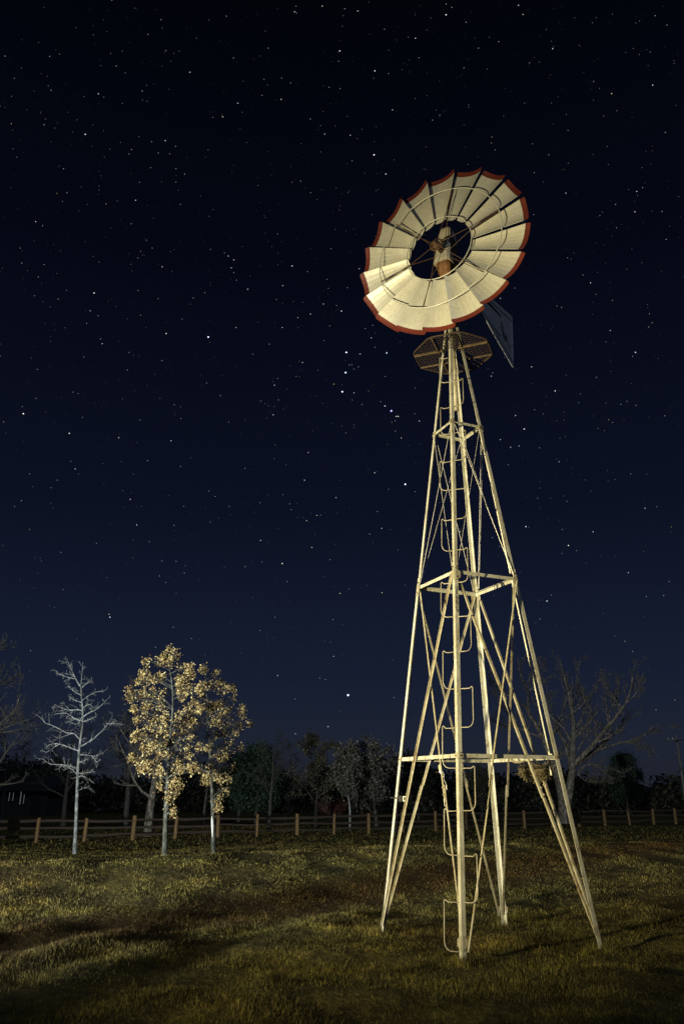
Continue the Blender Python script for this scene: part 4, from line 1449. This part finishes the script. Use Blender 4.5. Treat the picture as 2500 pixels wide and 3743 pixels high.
# --- the big leaning bare tree at the right
def big_tree():
    rg = np.random.default_rng(81)
    base = at(2062, 3012, 58.0)
    Y0 = 58.0
    c = crop(1600, 2350, .57398)
    TA = [(803, 1150), (796, 1000), (765, 850), (705, 700), (672, 610), (640, 550), (590, 470), (560, 410), (500, 370)]
    LIMBS = [([(806, 1130), (838, 930), (858, 790), (856, 680), (866, 560), (852, 420), (830, 320), (800, 200), (775, 100)], .34, .03),
             ([(862, 775), (950, 690), (1010, 620), (1080, 530), (1160, 440), (1200, 370), (1240, 250), (1215, 150)], .22, .02),
             ([(880, 770), (1000, 690), (1080, 610), (1130, 570), (1190, 500), (1250, 470)], .20, .03),
             ([(1000, 690), (1130, 645), (1230, 620), (1340, 570), (1480, 515)], .09, .012),
             ([(1180, 635), (1240, 640), (1300, 665), (1350, 690)], .05, .012),
             ([(885, 830), (960, 770), (1060, 790), (1190, 832)], .06, .012), ([(885, 830), (940, 880), (1000, 885), (1060, 875)], .05, .01),
             ([(900, 800), (960, 775), (1040, 800), (1090, 850)], .05, .01),
             ([(672, 605), (560, 565), (480, 530), (400, 515), (340, 480)], .10, .015), ([(590, 475), (572, 400), (575, 310), (530, 210), (510, 120)], .12, .015),
             ([(480, 530), (430, 430), (380, 340), (330, 280)], .06, .01), ([(500, 370), (420, 320), (350, 290), (330, 200)], .06, .01),
             ([(705, 690), (740, 560), (800, 480), (850, 470)], .10, .015), ([(745, 550), (800, 430), (810, 330), (770, 220)], .08, .012),
             ([(856, 650), (800, 540), (720, 470), (690, 380), (700, 250)], .10, .012), ([(866, 560), (920, 470), (930, 350), (880, 220), (890, 120)], .10, .012),
             ([(1010, 620), (1000, 500), (960, 380), (1000, 250)], .08, .012), ([(1160, 440), (1120, 340), (1060, 280), (1040, 200)], .08, .012),
             ([(1080, 530), (1100, 420), (1150, 330), (1150, 220)], .07, .012), ([(1200, 380), (1260, 320), (1290, 240)], .05, .01),
             ([(640, 550), (650, 450), (640, 330), (660, 200), (640, 100)], .09, .012), ([(575, 320), (620, 250), (660, 130)], .05, .01),
             ([(890, 680), (960, 570), (1020, 545)], .07, .015), ([(852, 430), (900, 380), (900, 300)], .06, .012), ([(858, 740), (800, 700), (760, 705)], .05, .012)]
    polys = [(c(TA), .36, .06, 14)] + [(c(l), a, b, 10) for l, a, b in LIMBS]
    br = px_tree(rg, polys, Y0, base, .5)
    org = br[0][0][0]
    br[0][1][:] = np.interp(np.linspace(0, 1, 14), [0, .3, .6, 1], [.40, .33, .20, .07])
    o = empty('bare_tree', tuple(org), 'big leafless tree with twisted light limbs behind the windmill at right', 'tree')
    link('trunk', wood_mesh('trunk', [stack(br[:1], 10), stack(br[1:2], 9)], org), o, M['bark_big'])
    limbs = br[2:]
    l2 = sprout(rg, limbs + br[1:2], 9, .25, 42, .27, 6, .07, .18, .5, .5)
    l3 = sprout(rg, l2, 5, .2, 36, .5, 5, .10, .16, .6, .3)
    l4 = sprout(rg, l3, 4, .2, 34, .55, 4, .08, .18, .7, .2)
    for b in l2 + l3 + l4:
        np.maximum(b[1], .009, out=b[1])
    link('branches', wood_mesh('branches', [stack(limbs, 7), stack(l2, 5), stack(l3, 4), stack(l4, 3)], org), o, M['bark_big'])
big_tree()

# an unseen leafless tree added near the yard light, left of the view: its trunk shades a strip of lawn
def added_shadow_tree():
    tm, cm, lm = PROTO['tall']
    d = np.array([.773, .634])
    p = np.array(LAMP_YARD[:2]) + d * 4.6
    z = float(height(p[0], p[1]))
    o = empty('added_shadow_tree', (p[0], p[1], z), 'unseen leafless tree added at the left to shade a strip of lawn', 'tree')
    o.scale = (.62, .62, .75)
    for nm, me in (('trunk', tm), ('branches', cm)):
        q = link(nm, me, o)
        q.material_slots[0].link = 'OBJECT'
        q.material_slots[0].material = M['bark_dark']
added_shadow_tree()

# --- far brush: one dark mass along the horizon
def far_wood():
    rg = np.random.default_rng(90)
    n = 60000
    x = rg.uniform(-110, 120, n)
    prof = 4.4 + .9 * np.sin(x * .11 + 1) + .7 * np.sin(x * .29) + .5 * np.sin(x * .73 + 2) + .35 * np.sin(x * 1.7) + .8 * np.clip(-x / 60, 0, 1)
    y = rg.uniform(92, 108, n)
    z = height(x, y) + (prof + rg.normal(0, .25, n)) * rg.random(n) ** .7
    o = link('far_wood', leaf_mesh('far_wood', np.stack([x, y, z], -1), rg, .55, (0, 100, 0), 0, .4), None, M['leaf_wood'], (0, 100, 0))
    o['kind'] = 'stuff'
    o['label'] = 'low dark line of brush and trees along the horizon'
    o['category'] = 'woods'
far_wood()

# ================================================================== fence
FA, FB = at(137, 3096, 43.0), at(2475, 2998, 66.0)
POSTX = [137, 312, 487, 641, 797, 940, 1086, 1221, 1348, 1473, 1593, 1706, 1815, 1919, 2020, 2119, 2215, 2305, 2394, 2475]
fence = empty('rail_fence', (FA[0], FA[1], float(height(FA[0], FA[1]))), 'long wooden post and rail fence crossing behind the trees and windmill', 'fence')
FO = np.array(fence.location)
rf = random.Random(12)
line_d = (FB - FA)[:2]
def on_line(px):
    # where the pixel column meets the fence line
    r = ray(px, 3050)
    A = np.array([[r[0], -line_d[0]], [r[1], -line_d[1]]])
    t, s = np.linalg.solve(A, FA[:2])
    return s
sp = [on_line(p) for p in POSTX]
ds = (sp[-1] - sp[0]) / (len(sp) - 1)
sp = [sp[0] - 2 * ds, sp[0] - ds] + sp + [sp[-1] + ds, sp[-1] + 2 * ds]
posts = []
pmes = []
for v in range(4):
    mb = MB()
    n = 9
    rr = .088 + .008 * v
    rows = []
    for z, k in ((-.4, 1.0), (.5, .98), (1.16, .95), (1.20, .80)):
        rows.append([(rr * k * (1 + .08 * math.sin(3 * j + v)) * math.cos(2 * math.pi * j / n), rr * k * (1 + .08 * math.cos(2 * j + v)) * math.sin(2 * math.pi * j / n), z + .02 * math.sin(j + v)) for j in range(n)])
    mb = loft(rows)
    me = mb.mesh('post')
    me.materials.append(M['post'])
    pmes.append(me)
for s in sp:
    p = FA[:2] + line_d * s
    z = float(height(p[0], p[1]))
    posts.append(np.array([p[0], p[1], z]))
    o = link('post', rf.choice(pmes), fence)
    o.location = tuple(posts[-1] - FO)
    o.rotation_euler = (rf.uniform(-.03, .03), rf.uniform(-.03, .03), rf.uniform(0, 6.28))
    o.scale = (1, 1, rf.uniform(.95, 1.06))
rme = []
for v in range(4):
    mb = MB()
    rows = []
    for i in range(6):
        x = i / 5
        w = .062 * (1 + .18 * math.sin(4 * x + v)) * (.75 if i in (0, 5) else 1)
        h = .068 * (1 + .15 * math.cos(3 * x + 2 * v)) * (.75 if i in (0, 5) else 1)
        dz = .02 * math.sin(5 * x + v)
        rows.append([(x, w * math.cos(a) * .6, dz + h * math.sin(a)) for a in (0, 1.1, 2.2, 3.3, 4.3, 5.3)])
    me = loft(rows).mesh('rail')
    me.materials.append(M['rail'])
    rme.append(me)
for a, b in zip(posts[:-1], posts[1:]):
    d = b - a
    L = np.linalg.norm(d)
    u = d / L
    for k, zz in enumerate((.30, .66, 1.02)):
        o = link('rail', rf.choice(rme), fence)
        n_ = np.array([-u[1], u[0], 0]) * (.02 if k % 2 else -.02)
        z = zz + rf.uniform(-.03, .03)
        o.location = tuple(a + np.array([0, 0, z]) + n_ - FO - u * .06)
        dir_ = Vector(tuple(d + np.array([0, 0, rf.uniform(-.05, .05)])))
        o.rotation_euler = dir_.to_track_quat('X', 'Z').to_euler()
        o.scale = (L + .12, 1, 1)

# ================================================================== house at the far left
def house():
    Y = 84.0
    a, b = at(28, 2940, Y), at(172, 2940, Y)
    z0 = float(height(a[0], Y))
    x0, x1 = a[0] - 3, b[0]
    zt = at(100, 2890, Y)[2]
    org = np.array([(x0 + x1) / 2, Y, z0])
    o = empty('house', tuple(org), 'low dark house with narrow lit windows at the far left', 'house')
    D = 7.0
    wins = [(37, 2912), (51, 2912), (78, 2917), (90, 2921)]
    wx = [(at(p, q, Y)[0], at(p, q, Y)[2]) for p, q in wins]
    mb = MB()
    mb.box(((x0 + x1) / 2, Y + D / 2, (z0 + zt) / 2 - .2), ((x1 - x0) / 2, 0, 0), (0, D / 2, 0), (0, 0, (zt - z0) / 2 + .2))
    link('wall', mb.mesh('wall', False, org), o, M['wallh'])
    mb = MB()
    h = 1.5
    e = .4
    vs = [(x0 - e, Y - e, zt - .05), (x1 + e, Y - e, zt - .05), (x1 + e, Y + D + e, zt - .05), (x0 - e, Y + D + e, zt - .05), (x0 - e, Y + D / 2, zt + h), (x1 + e, Y + D / 2, zt + h)]
    mb.add(vs, [(0, 1, 5, 4), (2, 3, 4, 5), (0, 4, 3), (1, 2, 5), (0, 3, 2, 1)])
    link('roof', mb.mesh('roof', False, org), o, M['roofh'])
    for i, (x, z) in enumerate(wx):
        mb = MB()
        hh = (.42, .40, .62, .45)[i]
        mb.box((x, Y - .03, z), (.16, 0, 0), (0, .05, 0), (0, 0, hh + .08))
        f = link('window', mb.mesh('window', False, org), o, M['roofh'])
        mb = MB()
        mb.box((x, Y - .09, z), (.03 if i != 2 else .045, 0, 0), (0, .012, 0), (0, 0, hh))
        link('pane', mb.mesh('pane', False, org), f, M['winlit'])
    mb = MB()
    dx = at(138, 2915, Y)[0]
    mb.box((dx, Y - .02, z0 + 1.0), (.55, 0, 0), (0, .05, 0), (0, 0, 1.0))
    link('door', mb.mesh('door', False, org), o, M['dark'])
house()

# ================================================================== utility pole at the right edge
def upole():
    Y = 78.0
    top = at(2470, 2688, Y)
    z0 = float(height(top[0], Y))
    org = np.array([top[0], Y, z0])
    o = empty('utility_pole', tuple(org), 'thin grey utility pole with a crossarm at the right edge', 'pole')
    mb = MB()
    mb.tube([org + np.array([0, 0, -.5]), org + np.array([0, 0, (top[2] - z0) * .5]), np.array([top[0], Y, top[2]])], [.16, .14, .10], 9)
    link('pole', mb.mesh('pole', True, org), o, M['pole'])
    mb = MB()
    zc = top[2] - .45
    mb.box((top[0], Y - .13, zc), (1.0, 0, 0), (0, .05, 0), (0, 0, .06))
    arm = link('crossarm', mb.mesh('crossarm', False, org), o, M['pole'])
    for dx in (-.92, -.45, .45, .92):
        mb = MB()
        c = np.array([top[0] + dx, Y - .13, zc + .06])
        mb.tube([c, c + np.array([0, 0, .06]), c + np.array([0, 0, .10]), c + np.array([0, 0, .17])], [.02, .06, .045, .03], 7)
        link('insulator', mb.mesh('insulator', True, org), arm, M['whiterod'])
upole()
